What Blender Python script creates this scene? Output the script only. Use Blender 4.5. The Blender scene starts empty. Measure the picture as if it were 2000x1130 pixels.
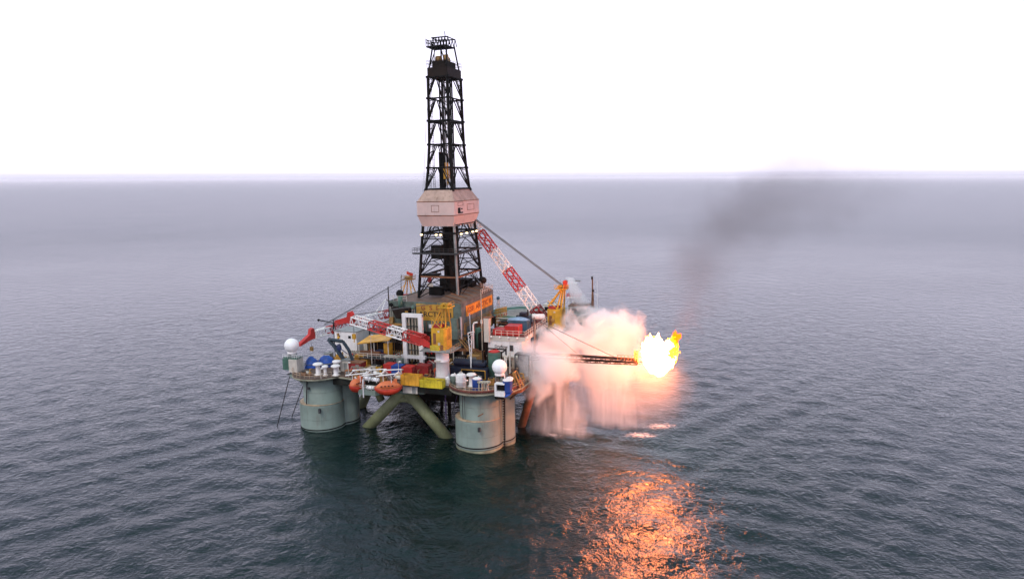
HAZE, SPRAY, SMOKE = True, .35, True
import bpy, bmesh, math, random
import numpy as np
from mathutils import Matrix, Vector, Quaternion, noise as mnoise
SC = bpy.context.scene
COL = SC.collection
rad = math.radians
# ------------------------------------------------------------------ the rig's own frame: u along the near side, w away from it, z up (the hull lists by one degree)
TH, HEEL = rad(19.5), rad(1.0)
_uh = Vector((math.cos(TH), -math.sin(TH), 0)); _w = Vector((math.sin(TH), math.cos(TH), 0)); _Z = Vector((0, 0, 1))
_u = _uh*math.cos(HEEL) + _Z*math.sin(HEEL); _z = -_uh*math.sin(HEEL) + _Z*math.cos(HEEL)
RIG = Matrix(((_u.x, _w.x, _z.x, -6.0), (_u.y, _w.y, _z.y, 152.8), (_u.z, _w.z, _z.z, 0), (0, 0, 0, 1)))
# ------------------------------------------------------------------ node helper: arithmetic on sockets
class X:
    def __init__(s, t, k): s.t, s.k = t, k
    def _m(s, op, *a, clamp=False):
        n = s.t.nodes.new('ShaderNodeMath'); n.operation = op; n.use_clamp = clamp
        for i, v in enumerate((s,) + a):
            if isinstance(v, X): s.t.links.new(v.k, n.inputs[i])
            else: n.inputs[i].default_value = v
        return X(s.t, n.outputs[0])
    def __add__(s, o): return s._m('ADD', o)
    __radd__ = __add__
    def __sub__(s, o): return s._m('SUBTRACT', o)
    def __rsub__(s, o): return (s*-1.0) + o
    def __mul__(s, o): return s._m('MULTIPLY', o)
    __rmul__ = __mul__
    def __truediv__(s, o): return s._m('DIVIDE', o)
    def __rtruediv__(s, o): return s._m('POWER', -1.0)*o
    def pow(s, o): return s._m('POWER', o)
    def max(s, o): return s._m('MAXIMUM', o)
    def min(s, o): return s._m('MINIMUM', o)
    def sqrt(s): return s._m('SQRT')
    def abs(s): return s._m('ABSOLUTE')
    def sat(s): return s._m('ADD', 0.0, clamp=True)
    def ramp(s, a, b):          # smooth step from 0 at a to 1 at b
        n = s.t.nodes.new('ShaderNodeMapRange'); n.interpolation_type = 'SMOOTHSTEP'
        s.t.links.new(s.k, n.inputs[0]); n.inputs[1].default_value = a; n.inputs[2].default_value = b
        if a > b:
            n.inputs[1].default_value = b; n.inputs[2].default_value = a; n.inputs[3].default_value = 1; n.inputs[4].default_value = 0
        return X(s.t, n.outputs[0])
    def lin(s, a, b, c=0.0, d=1.0):
        n = s.t.nodes.new('ShaderNodeMapRange'); s.t.links.new(s.k, n.inputs[0])
        for i, v in enumerate((a, b, c, d)): n.inputs[1+i].default_value = v
        return X(s.t, n.outputs[0])
def coords(t, kind='Object'):
    n = t.nodes.new('ShaderNodeTexCoord'); return n.outputs[kind]
def xyz(t, sock):
    n = t.nodes.new('ShaderNodeSeparateXYZ'); t.links.new(sock, n.inputs[0]); return [X(t, o) for o in n.outputs]
def scaled(t, sock, s):
    n = t.nodes.new('ShaderNodeMapping'); t.links.new(sock, n.inputs[0]); n.inputs['Scale'].default_value = s; return n.outputs[0]
def noise(t, sock, scale, detail=3, rough=.5, dist=0, s=None, typ=None):
    if s: sock = scaled(t, sock, s)
    n = t.nodes.new('ShaderNodeTexNoise'); t.links.new(sock, n.inputs['Vector'])
    n.inputs['Scale'].default_value = scale; n.inputs['Detail'].default_value = detail; n.inputs['Roughness'].default_value = rough; n.inputs['Distortion'].default_value = dist
    if typ: n.noise_type = typ
    return X(t, n.outputs[0])
def mix(t, f, a, b):
    n = t.nodes.new('ShaderNodeMix'); n.data_type = 'RGBA'
    for v, i in ((f, 0), (a, 6), (b, 7)):
        if isinstance(v, X): t.links.new(v.k, n.inputs[i])
        elif hasattr(v, 'is_output'): t.links.new(v, n.inputs[i])
        elif i: n.inputs[i].default_value = (*v, 1)
        else: n.inputs[0].default_value = v
    return n.outputs[2]
def newmat(name):
    m = bpy.data.materials.new(name); m.use_nodes = True; t = m.node_tree
    b = t.nodes.get('Principled BSDF'); return m, t, b
MATS = {}
def paint(name, col, rough=.5, rust=.3, rustcol=(.13, .05, .022), metal=0.0, var=.25, streak=1.0, scale=1.0, spec=.4):
    """weathered paint: tone that drifts, grime running down, rust in patches"""
    m, t, b = newmat(name); co = coords(t)
    n1 = noise(t, co, .45*scale, 5, .6); n2 = noise(t, co, 1.0*scale, 4, .65, s=(1.6, 1.6, .18)); n3 = noise(t, co, 1.7*scale, 6, .7, .6)
    dark = tuple(c*(1-var*1.6) for c in col); lite = tuple(min(.9, c*(1+var*.5)) for c in col)
    base = mix(t, n1.ramp(.3, .7), dark, lite)
    run = (n2.ramp(.5, .8)*(.55*streak)).sat()
    base = mix(t, run, base, tuple(c*.45+.01 for c in rustcol) if rust else tuple(c*.5 for c in col))
    rs = (n3*.65 + n2*.35).ramp(.66-.22*rust, .72-.12*rust)*min(1, rust*2.2)
    base = mix(t, rs.sat(), base, rustcol)
    t.links.new(base, b.inputs['Base Color'])
    t.links.new((n3.lin(.3, .7, rough-.1, rough+.15)).k, b.inputs['Roughness']); b.inputs['Metallic'].default_value = metal; b.inputs['Specular IOR Level'].default_value = spec
    bp = t.nodes.new('ShaderNodeBump'); bp.inputs['Strength'].default_value = .25; bp.inputs['Distance'].default_value = .05
    t.links.new(n3.k, bp.inputs['Height']); t.links.new(bp.outputs[0], b.inputs['Normal'])
    MATS[name] = m; return m
def emit(name, col, s):
    m = bpy.data.materials.new(name); m.use_nodes = True; t = m.node_tree; t.nodes.clear()
    e = t.nodes.new('ShaderNodeEmission'); e.inputs[0].default_value = (*col, 1); e.inputs[1].default_value = s
    o = t.nodes.new('ShaderNodeOutputMaterial'); t.links.new(e.outputs[0], o.inputs[0]); MATS[name] = m; return m
# ------------------------------------------------------------------ mesh builder
class MB:
    def __init__(s, off=(0, 0, 0)): s.v, s.f, s.off, s.sm, s.st = [], [], Vector(off), [], []
    def add(s, vs, fs, smooth=False):
        k = len(s.v); s.st.append((k, len(s.f))); s.v += [tuple(Vector(v)-s.off) for v in vs]; s.f += [tuple(i+k for i in f) for f in fs]; s.sm += [smooth]*len(fs); return s
    def box(s, c, d, rz=0, M=None):
        vs = [Vector((x*d[0]/2, y*d[1]/2, z*d[2]/2)) for x in (-1, 1) for y in (-1, 1) for z in (-1, 1)]
        if rz: vs = [Matrix.Rotation(rz, 3, 'Z') @ v for v in vs]
        if M: vs = [M @ v for v in vs]
        c = Vector(c)
        return s.add([v+c for v in vs], [(0, 1, 3, 2), (4, 6, 7, 5), (0, 4, 5, 1), (2, 3, 7, 6), (0, 2, 6, 4), (1, 5, 7, 3)])
    def bx(s, a, b):    # box from corner to corner
        a, b = Vector(a), Vector(b); return s.box((a+b)/2, b-a)
    def tube(s, p, q, r, r2=None, n=6, cap=True):
        p, q = Vector(p), Vector(q); r2 = r if r2 is None else r2; d = q-p
        if d.length < 1e-6: return s
        d.normalize(); a = d.orthogonal().normalized(); b = d.cross(a); vs = []
        for c, rr in ((p, r), (q, r2)):
            for i in range(n):
                w = 2*math.pi*(i+.5)/n; vs.append(c + a*(rr*math.cos(w)) + b*(rr*math.sin(w)))
        fs = [(i, (i+1) % n, n+(i+1) % n, n+i) for i in range(n)]
        s.add(vs, fs, n > 8)
        if cap: k = len(s.v)-2*n; s.f += [tuple(k+i for i in range(n-1, -1, -1)), tuple(k+n+i for i in range(n))]; s.sm += [False]*2
        return s
    def bar(s, p, q, r): return s.tube(p, q, r*1.3, n=4)
    def path(s, pts, r, n=6):
        for a, b in zip(pts, pts[1:]): s.tube(a, b, r, n=n)
        return s
    def lathe(s, c, prof, n=24, smooth=True, ax=None):
        c = Vector(c); vs, fs = [], []
        Q = Vector((0, 0, 1)).rotation_difference(Vector(ax)).to_matrix() if ax else None
        for r, z in prof:
            for i in range(n):
                a = 2*math.pi*i/n; v = Vector((r*math.cos(a), r*math.sin(a), z)); vs.append(c + (Q @ v if Q else v))
        for j in range(len(prof)-1):
            for i in range(n): fs.append((j*n+i, j*n+(i+1) % n, (j+1)*n+(i+1) % n, (j+1)*n+i))
        s.add(vs, fs, smooth); k = len(s.v)-len(vs)
        s.f += [tuple(k+i for i in range(n-1, -1, -1)), tuple(k+(len(prof)-1)*n+i for i in range(n))]; s.sm += [False]*2
        return s
    def ball(s, c, r, n=20, sq=(1, 1, 1)):
        c = Vector(c); vs, fs = [], []; m = n//2
        for j in range(m+1):
            b = math.pi*j/m
            for i in range(n):
                a = 2*math.pi*i/n; vs.append(c+Vector((r*sq[0]*math.sin(b)*math.cos(a), r*sq[1]*math.sin(b)*math.sin(a), r*sq[2]*math.cos(b))))
        for j in range(m):
            for i in range(n): fs.append((j*n+i, (j+1)*n+i, (j+1)*n+(i+1) % n, j*n+(i+1) % n))
        return s.add(vs, fs, True)
    def prism(s, poly, z0, z1, smooth=False):
        n = len(poly); vs = [(x, y, z0) for x, y in poly]+[(x, y, z1) for x, y in poly]
        s.add(vs, [(i, (i+1) % n, n+(i+1) % n, n+i) for i in range(n)], smooth); k = len(s.v)-2*n
        s.f += [tuple(k+i for i in range(n-1, -1, -1)), tuple(k+n+i for i in range(n))]; s.sm += [False]*2; return s
    def each(s, name, mat, parent=None):
        """one object for each shape that was added"""
        out = []; st = s.st+[(len(s.v), len(s.f))]
        for (v0, f0), (v1, f1) in zip(st, st[1:]):
            m = MB(); m.v = s.v[v0:v1]; m.f = [tuple(i-v0 for i in f) for f in s.f[f0:f1]]; m.sm = s.sm[f0:f1]; out.append(m.build(name, mat, parent))
        return out
    def build(s, name, mat, parent=None):
        me = bpy.data.meshes.new(name); me.from_pydata(s.v, [], s.f); me.materials.append(MATS[mat] if isinstance(mat, str) else mat)
        me.polygons.foreach_set('use_smooth', s.sm); me.update()
        bm = bmesh.new(); bm.from_mesh(me); bmesh.ops.recalc_face_normals(bm, faces=bm.faces); bm.to_mesh(me); bm.free()
        o = bpy.data.objects.new(name, me); COL.objects.link(o)
        if parent is not None: o.parent = parent
        return o
def tag(o, label=None, cat=None, group=None, kind=None):
    for k, v in (('label', label), ('category', cat), ('group', group), ('kind', kind)):
        if v: o[k] = v
    return o
def at(u, w, z, rz=0): return RIG @ Matrix.Translation((u, w, z)) @ Matrix.Rotation(rz, 4, 'Z')
def thing(name, label, cat, loc=(0, 0, 0), rz=0, group=None):
    o = bpy.data.objects.new(name, None); COL.objects.link(o); o.empty_display_size = .5
    o.matrix_world = at(*loc, rz); return tag(o, label, cat, group)
def solo(mb, name, mat, label, cat, loc=(0, 0, 0), rz=0, group=None, kind=None):
    o = mb.build(name, mat); o.matrix_world = at(*loc, rz); return tag(o, label, cat, group, kind)
def dup(root, loc, rz=0, label=None, group=None):
    r = root.copy(); COL.objects.link(r); r.matrix_world = at(*loc, rz)
    if label: r['label'] = label
    if group: r['group'] = group
    for ch in list(root.children):
        c = ch.copy(); COL.objects.link(c); c.parent = r
        for g in ch.children:
            d = g.copy(); COL.objects.link(d); d.parent = c
    return r
def rail(mb, pts, h=1.1, step=1.6, r=.045, closed=False):
    """posts and two rails along a line of deck points"""
    pts = [Vector(p) for p in pts]
    if closed: pts.append(pts[0])
    for a, b in zip(pts, pts[1:]):
        for hh in (h, h*.55): mb.tube(a+_Z*hh, b+_Z*hh, r, n=4, cap=False)
        k = max(1, round((b-a).length/step))
        for i in range(k): p = a.lerp(b, i/k); mb.tube(p, p+_Z*h, r, n=4, cap=False)
    p = pts[-1]; mb.tube(p, p+_Z*h, r, n=4, cap=False); return mb
def lattice(mb, p, q, w0, w1, h0, h1, nb, r=.09, side=(0, 1, 0), lace=.55):
    """four chords and zigzag lacing between p and q"""
    p, q = Vector(p), Vector(q); d = (q-p).normalized(); s = Vector(side); s = (s-d*s.dot(d)).normalized(); up = d.cross(s)
    if up.z < 0: up = -up
    def c(t, i, j): return p.lerp(q, t)+s*(i*(w0+(w1-w0)*t)/2)+up*(j*(h0+(h1-h0)*t)/2)
    cs = [(-1, -1), (1, -1), (1, 1), (-1, 1)]
    for i, j in cs: mb.tube(c(0, i, j), c(1, i, j), r, n=5)
    for k in range(4):
        a, b = cs[k], cs[(k+1) % 4]
        for i in range(nb):
            t0, t1 = i/nb, (i+1)/nb
            if i % 2: mb.tube(c(t0, *a), c(t1, *b), r*lace, n=4, cap=False)
            else: mb.tube(c(t0, *b), c(t1, *a), r*lace, n=4, cap=False)
        for t in (0, 1): mb.tube(c(t, *a), c(t, *b), r*lace, n=4, cap=False)
    return mb
def text(name, body, size, M, mat, parent, ext=.02, sx=1.0):
    cu = bpy.data.curves.new(name, 'FONT'); cu.body = body; cu.size = size; cu.extrude = ext; cu.materials.append(MATS[mat]); cu.align_x = 'CENTER'; cu.align_y = 'CENTER'; cu.offset = .012*size
    o = bpy.data.objects.new(name, cu); COL.objects.link(o); dg = bpy.context.evaluated_depsgraph_get(); dg.update()
    me = bpy.data.meshes.new_from_object(o.evaluated_get(dg)); bpy.data.objects.remove(o); bpy.data.curves.remove(cu)
    o = bpy.data.objects.new(name, me); COL.objects.link(o); o.parent = parent; o.matrix_local = M @ Matrix.Diagonal((sx, 1, 1, 1)); return o
# ------------------------------------------------------------------ paints
paint('sage', (.17, .225, .195), .55, .2, (.2, .13, .07), var=.12, streak=.8, scale=.6)
paint('sage_dark', (.16, .205, .175), .6, .3)
paint('boot', (.2, .215, .14), .6, .3, (.1, .09, .04))
paint('sponson_tan', (.4, .31, .2), .6, .4, (.3, .17, .08))
paint('olive', (.19, .21, .105), .6, .25, (.1, .08, .03), var=.15)
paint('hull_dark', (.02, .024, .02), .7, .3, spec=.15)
paint('deck', (.12, .08, .06), .7, .6, (.16, .07, .04))
paint('deck_edge', (.3, .3, .22), .6, .55, (.22, .11, .05))
paint('red_deck', (.16, .035, .025), .7, .5)
paint('rail_rust', (.5, .36, .24), .6, .5)
paint('rail_white', (.65, .6, .52), .5, .25)
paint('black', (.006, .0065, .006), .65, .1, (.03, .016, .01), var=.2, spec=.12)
paint('black_brown', (.018, .012, .009), .65, .45, (.05, .022, .012), spec=.15)
paint('band', (.6, .45, .41), .6, .14, (.3, .17, .12), var=.08, streak=.5, scale=.5)
paint('band_roof', (.44, .3, .24), .65, .5, (.26, .14, .08), var=.15)
paint('grey_green', (.11, .15, .125), .6, .5, (.1, .07, .04))
paint('grey', (.24, .25, .24), .55, .3)
paint('grey_stained', (.15, .155, .14), .65, .6, (.12, .075, .045))
paint('grey_dark', (.05, .053, .055), .6, .3, spec=.2)
paint('roof_brown', (.15, .09, .06), .7, .6)
paint('sign_yellow', (.46, .25, .03), .55, .5, (.25, .13, .03))
paint('sign_orange', (.85, .3, .02), .5, .15, (.4, .15, .03))
paint('letter', (.03, .016, .015), .6, 0)
paint('letter_red', (.25, .05, .02), .6, 0)
paint('yellow', (.62, .34, .025), .5, .35, (.25, .11, .02))
paint('bright_yellow', (.66, .52, .03), .5, .22)
paint('orange_yellow', (.68, .34, .03), .5, .35, (.3, .13, .03))
paint('white', (.78, .76, .74), .45, .12, (.35, .22, .13), var=.07, streak=.5)
paint('white_old', (.58, .54, .47), .55, .42, (.3, .17, .08), var=.12)
paint('pure_white', (.85, .85, .85), .35, 0, var=.02, streak=.1)
paint('red', (.5, .028, .022), .5, .22, (.3, .03, .015), var=.15)
paint('dark_red', (.3, .02, .02), .5, .3)
paint('orange', (.66, .17, .06), .5, .2, (.5, .12, .04), var=.12)
paint('boat_red', (.6, .05, .022), .4, .05, (.5, .05, .02))
paint('blue', (.018, .07, .32), .45, .2, var=.2)
paint('deep_blue', (.015, .03, .11), .45, .2)
paint('navy', (.012, .02, .045), .5, .2)
paint('davit_blue', (.006, .022, .038), .5, .15)
paint('steel_blue', (.04, .11, .17), .45, .25)
paint('tank_green', (.07, .16, .12), .45, .3)
paint('heli_green', (.05, .16, .1), .7, .15)
paint('tarp', (.014, .08, .38), .5, 0, var=.35)
paint('ochre', (.4, .22, .06), .6, .5)
paint('rust', (.22, .09, .04), .75, .6)
paint('rust_orange', (.42, .16, .05), .65, .5)
paint('pipe', (.4, .36, .28), .5, .5)
paint('cable', (.12, .12, .12), .5, .2)
paint('glass', (.01, .014, .018), .1, 0)
paint('chain', (.015, .012, .012), .7, .2, spec=.1)
paint('purple', (.08, .05, .16), .5, .2)
paint('silver', (.5, .5, .52), .35, .15, metal=.3)
paint('light_blue', (.25, .36, .5), .5, .2)
emit('lamp_glow', (1.0, .7, .35), 9)
SC.view_settings.view_transform = 'Standard'; SC.view_settings.look = 'None'
# ------------------------------------------------------------------ camera
CAM = bpy.data.objects.new('camera', bpy.data.cameras.new('camera')); COL.objects.link(CAM); SC.camera = CAM
CAM.data.sensor_width = 36; CAM.data.lens = 36*1400/2000; CAM.data.clip_end = 90000; CAM.data.clip_start = .5
PITCH, ROLL = math.atan(225/1400), rad(.2)
_fw = Vector((0, math.cos(PITCH), -math.sin(PITCH))); _r0 = Vector((1, 0, 0)); _u0 = Vector((0, math.sin(PITCH), math.cos(PITCH)))
_R = _r0*math.cos(ROLL)-_u0*math.sin(ROLL); _U = _u0*math.cos(ROLL)+_r0*math.sin(ROLL)
CAM.matrix_world = Matrix(((_R.x, _U.x, -_fw.x, 0), (_R.y, _U.y, -_fw.y, 0), (_R.z, _U.z, -_fw.z, 60), (0, 0, 0, 1)))
# ------------------------------------------------------------------ overcast sky, soft sun
SUN_EL, SUN_AZ = rad(48), rad(215)      # azimuth clockwise from +Y
W = bpy.data.worlds.new('World'); SC.world = W; W.use_nodes = True; t = W.node_tree; t.nodes.clear()
sky = t.nodes.new('ShaderNodeTexSky'); sky.sky_type = 'NISHITA'; sky.sun_disc = False; sky.sun_elevation = SUN_EL; sky.sun_rotation = SUN_AZ; sky.dust_density = 4
bg1 = t.nodes.new('ShaderNodeBackground'); bg1.inputs[1].default_value = .05; t.links.new(sky.outputs[0], bg1.inputs[0])
gz = xyz(t, coords(t, 'Generated'))[2]
cl = noise(t, scaled(t, coords(t, 'Generated'), (1, 1, 3)), 1.6, 4, .55)
ccol = mix(t, gz.ramp(.05, .42), (1.78, 1.66, 2.0), (.96, .98, 1.4)); ccol = mix(t, gz.ramp(.45, 1.0), ccol, (.66, 1.04, 1.03))
bg2 = t.nodes.new('ShaderNodeBackground'); t.links.new(ccol, bg2.inputs[0]); t.links.new(cl.lin(.3, .7, .92, 1.08).k, bg2.inputs[1])
ad = t.nodes.new('ShaderNodeAddShader'); t.links.new(bg1.outputs[0], ad.inputs[0]); t.links.new(bg2.outputs[0], ad.inputs[1])
ow = t.nodes.new('ShaderNodeOutputWorld'); t.links.new(ad.outputs[0], ow.inputs[0])
SUN = bpy.data.objects.new('sun', bpy.data.lights.new('sun', 'SUN')); COL.objects.link(SUN)
SUN.data.energy = 1.5; SUN.data.angle = rad(14); SUN.data.color = (1, .93, .84)
sd = Vector((math.sin(SUN_AZ)*math.cos(SUN_EL), math.cos(SUN_AZ)*math.cos(SUN_EL), math.sin(SUN_EL)))
SUN.rotation_euler = sd.to_track_quat('Z', 'Y').to_euler(); SUN.location = sd*300
# ------------------------------------------------------------------ sea: one sheet to the horizon, rings closer together near the rig
def build_sea():
    rng = np.random.default_rng(5)
    r = [18.0]
    while r[-1] < 28500: r.append(r[-1]*1.0085 if r[-1] < 900 else r[-1]*1.03)
    r = np.array(r); a0 = np.radians(np.concatenate([np.linspace(-58, 58, 300), np.linspace(62, 298, 60)]))
    A, Rr = np.meshgrid(a0, r); Xc, Yc = Rr*np.sin(A), Rr*np.cos(A); Z = np.zeros_like(Xc)
    sp = np.maximum(Rr*.0085, Rr*np.radians(.39))
    for k in range(46):
        lam = 2.4*(5.0**rng.random()); th = rng.normal(0, .85)+.35; amp = .0068*lam**.85*rng.uniform(.5, 1.2); kx, ky = 2*np.pi/lam*np.sin(th), 2*np.pi/lam*np.cos(th)
        fade = np.clip((lam/sp-3)/3, 0, 1)
        ph = kx*Xc+ky*Yc+rng.random()*7
        Z += fade*amp*(np.sin(ph)+.25*np.cos(2*ph))
    Z[:, 300:] = 0
    n, m = Xc.shape; vs = np.stack([Xc, Yc, Z], -1).reshape(-1, 3)
    i, j = np.meshgrid(np.arange(n-1), np.arange(m), indexing='ij'); j2 = (j+1) % m
    fs = np.stack([i*m+j, i*m+j2, (i+1)*m+j2, (i+1)*m+j], -1).reshape(-1, 4)
    me = bpy.data.meshes.new('sea'); me.from_pydata(vs.tolist(), [], [tuple(range(m-1, -1, -1))]+fs[:, ::-1].tolist())
    me.polygons.foreach_set('use_smooth', [True]*len(me.polygons)); me.update()
    if me.polygons[5].normal.z < 0: me.flip_normals()
    o = bpy.data.objects.new('sea', me); COL.objects.link(o); o['kind'] = 'structure'
    m_, t, b = newmat('sea_water'); co = coords(t)
    n1 = noise(t, co, .2, 3, .5, .3); n2 = noise(t, co, .62, 4, .58, .5); n3 = noise(t, co, 1.9, 3, .6, .4); nb = noise(t, co, .012, 3, .5)
    px, py, pz = xyz(t, co); dist = (px*px+py*py).sqrt()
    hgt = n1*.42 + n2*.38*dist.lin(300, 1200, 1, .55) + n3*.1*dist.lin(140, 380, 1, .15)
    bp = t.nodes.new('ShaderNodeBump'); bp.inputs['Strength'].default_value = 1; bp.inputs['Distance'].default_value = 1
    t.links.new((hgt*nb.lin(.3, .7, .72, 1.12)).k, bp.inputs['Height']); t.links.new(bp.outputs[0], b.inputs['Normal'])
    t.links.new((dist.ramp(120, 850)*.24 - dist.ramp(1500, 14000)*.17 + .03).k, b.inputs['Roughness'])
    b.inputs['Base Color'].default_value = (.0003, .0108, .0102, 1); b.inputs['IOR'].default_value = 1.33
    me.materials.append(m_)
build_sea()
# ------------------------------------------------------------------ volumes
def volmat(name, dens, col, aniso=0.0, absorb=None, homog=False, step=1.0):
    m = bpy.data.materials.new(name); m.use_nodes = True; t = m.node_tree; t.nodes.clear()
    v = t.nodes.new('ShaderNodeVolumePrincipled'); v.inputs['Color'].default_value = (*col, 1); v.inputs['Anisotropy'].default_value = aniso
    if absorb: v.inputs['Absorption Color'].default_value = (*absorb, 1)
    o = t.nodes.new('ShaderNodeOutputMaterial'); t.links.new(v.outputs[0], o.inputs['Volume'])
    if callable(dens): t.links.new(dens(t).k, v.inputs['Density'])
    else: v.inputs['Density'].default_value = dens
    try: m.cycles.homogeneous_volume = homog; m.cycles.volume_step_rate = step
    except Exception: pass
    try: m.cycles.volume_sampling = 'MULTIPLE_IMPORTANCE'
    except Exception: pass
    return m
if HAZE:
    hz = MB(); hz.bx((-31000, -31000, -2.6), (31000, 31000, 97)); hz = hz.build('haze', volmat('haze_air', 3e-5, (.985, .985, 1.0), .72, homog=True))
    tag(hz, 'pale sea haze that fades the far water into the white horizon', 'haze', kind='stuff')
def blob(p, n, c, r, amp, edge=.45, k=1.0):
    q = None
    for i in range(3):
        d = (p[i]-c[i])*(1/r[i]); q = d*d if q is None else q+d*d
    return ((1.0-q.sqrt()) + (n-.5)*k).ramp(0, edge)*amp
def spray_density(t):
    co = coords(t); p = xyz(t, co); u, w, z = p
    n = noise(t, co, .17, 6, .66, .9); st = noise(t, co, .42, 4, .6, .8, s=(1, 1, .14))
    d = None
    for c, r, a in (((17, 29, 19), (10, 7, 6.5), .5), ((25, 30, 21), (6.5, 6, 6.5), .6), ((20, 32, 23), (8, 6, 4), .6), ((10.5, 23, 18.5), (7, 6, 5.5), .55), ((27, 30, 15), (4, 5, 6), .3),
                    ((8.5, 10, 18), (5.5, 5, 5), .42), ((14, 8, 17), (6, 4, 4.6), .5), ((10.5, 7, 13.5), (4.8, 3.6, 6), .34), ((20, 24, 13), (10, 6, 5), .3)):
        b = blob(p, n, c, r, a, .6, 2.3); d = b if d is None else d+b
    # falling curtains
    fall = (20.0-z).max(0.0)
    spread = fall*.16+2.2
    c1 = (u-(fall*.12+12.0))/(spread*1.75); c2 = (w-10.0)/(spread*.8)
    cur = (1.0-(c1*c1+c2*c2).sqrt()+(n-.5)*.5).ramp(0, .7)*st.ramp(.3, .72)*z.lin(0, 17, .4, .75)
    e1 = (u-(fall*.1+21.5))/(spread*2.4); e2 = (w-19.0)/(spread*1.0)
    cur2 = (1.0-(e1*e1+e2*e2).sqrt()+(n-.5)*.5).ramp(0, .8)*st.ramp(.28, .74)*z.lin(0, 17, .26, .55)
    d = d + (cur + cur2)*z.ramp(20, 16)
    d = d + blob(p, n, (32, 15, 12), (14, 11, 12), .028, 1.0, .9)
    return d*z.ramp(.2, 1.5)
if SPRAY:
    dm = MB(); dm.prism([(2, 6), (20, 2), (45, 6), (46, 30), (34, 40), (4, 38), (2, 20)], .25, 30.5)
    sp = solo(dm, 'water_spray', volmat('spray_mist', spray_density, (.98, .965, .96), .1, step=SPRAY), 'white and pink cloud of cooling water spray falling beside the rig under the flare boom', 'water spray', kind='stuff')
    def jet_density(t):
        co = coords(t); p = xyz(t, co); u, w, z = p; n = noise(t, co, .5, 3, .55, .4)
        dz = (31.2-z).max(0.0); c = (u-(dz*.5+6.0))/(dz*.2+1.5); c2 = (w-50.5)/(dz*.14+1.6)
        return (1.0-(c*c+c2*c2).sqrt()+(n-.5)*.8).ramp(0, .6)*z.lin(20, 31, .2, .9)*z.ramp(31.6, 30.8)
    dm = MB(); dm.prism([(3, 48), (16, 47), (17, 54), (3, 53)], 20.6, 32)
    solo(dm, 'water_jet', volmat('jet_mist', jet_density, (.98, .97, .97), .1, step=SPRAY), 'white plume of water thrown over the lattice radar tower', 'water spray', kind='stuff')
if SMOKE:
    def smoke_density(t):
        co = coords(t); p = xyz(t, co); u, w, z = p; n = noise(t, co, .055, 5, .62, 1.2)
        s = w.max(8.0); cu_ = s*s*PU[0]+s*PU[1]+PU[2]; q = s.sqrt(); cz = s*PZ[0]+q*PZ[1]+PZ[2]; R_ = s*.165+2.2
        a = (u-cu_)/(R_*1.25); b = (z-cz)/R_
        return (1.0-(a*a+b*b).sqrt()+(n-.5)*2.6).ramp(0, .9)*(.14/(R_*1.0))*w.ramp(11, 18)*w.ramp(179, 145)
    PU, PZ = (.0024, -.1, 42.8), (-.022, 4.02, 11.9)
    dm = MB(); vs, fs = [], []
    ss = [10, 25, 50, 85, 125, 180]
    for s in ss:
        cu_, cz, r = PU[0]*s*s+PU[1]*s+PU[2], PZ[0]*s+PZ[1]*math.sqrt(s)+PZ[2], (s*.19+2.2)*1.7
        for i in range(10): a = i*math.pi/5; vs.append((cu_+r*1.3*math.cos(a), s, cz+r*math.sin(a)))
    for k in range(len(ss)-1):
        for i in range(10): fs.append((k*10+i, k*10+(i+1) % 10, k*10+10+(i+1) % 10, k*10+10+i))
    fs += [tuple(range(10)), tuple(range(len(vs)-10, len(vs)))]
    dm.add(vs, fs); solo(dm, 'smoke_plume', volmat('smoke', smoke_density, (.14, .1, .09), 0, step=1.5), 'thin brown grey smoke drifting up from the flare towards the horizon', 'smoke', kind='stuff')
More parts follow.
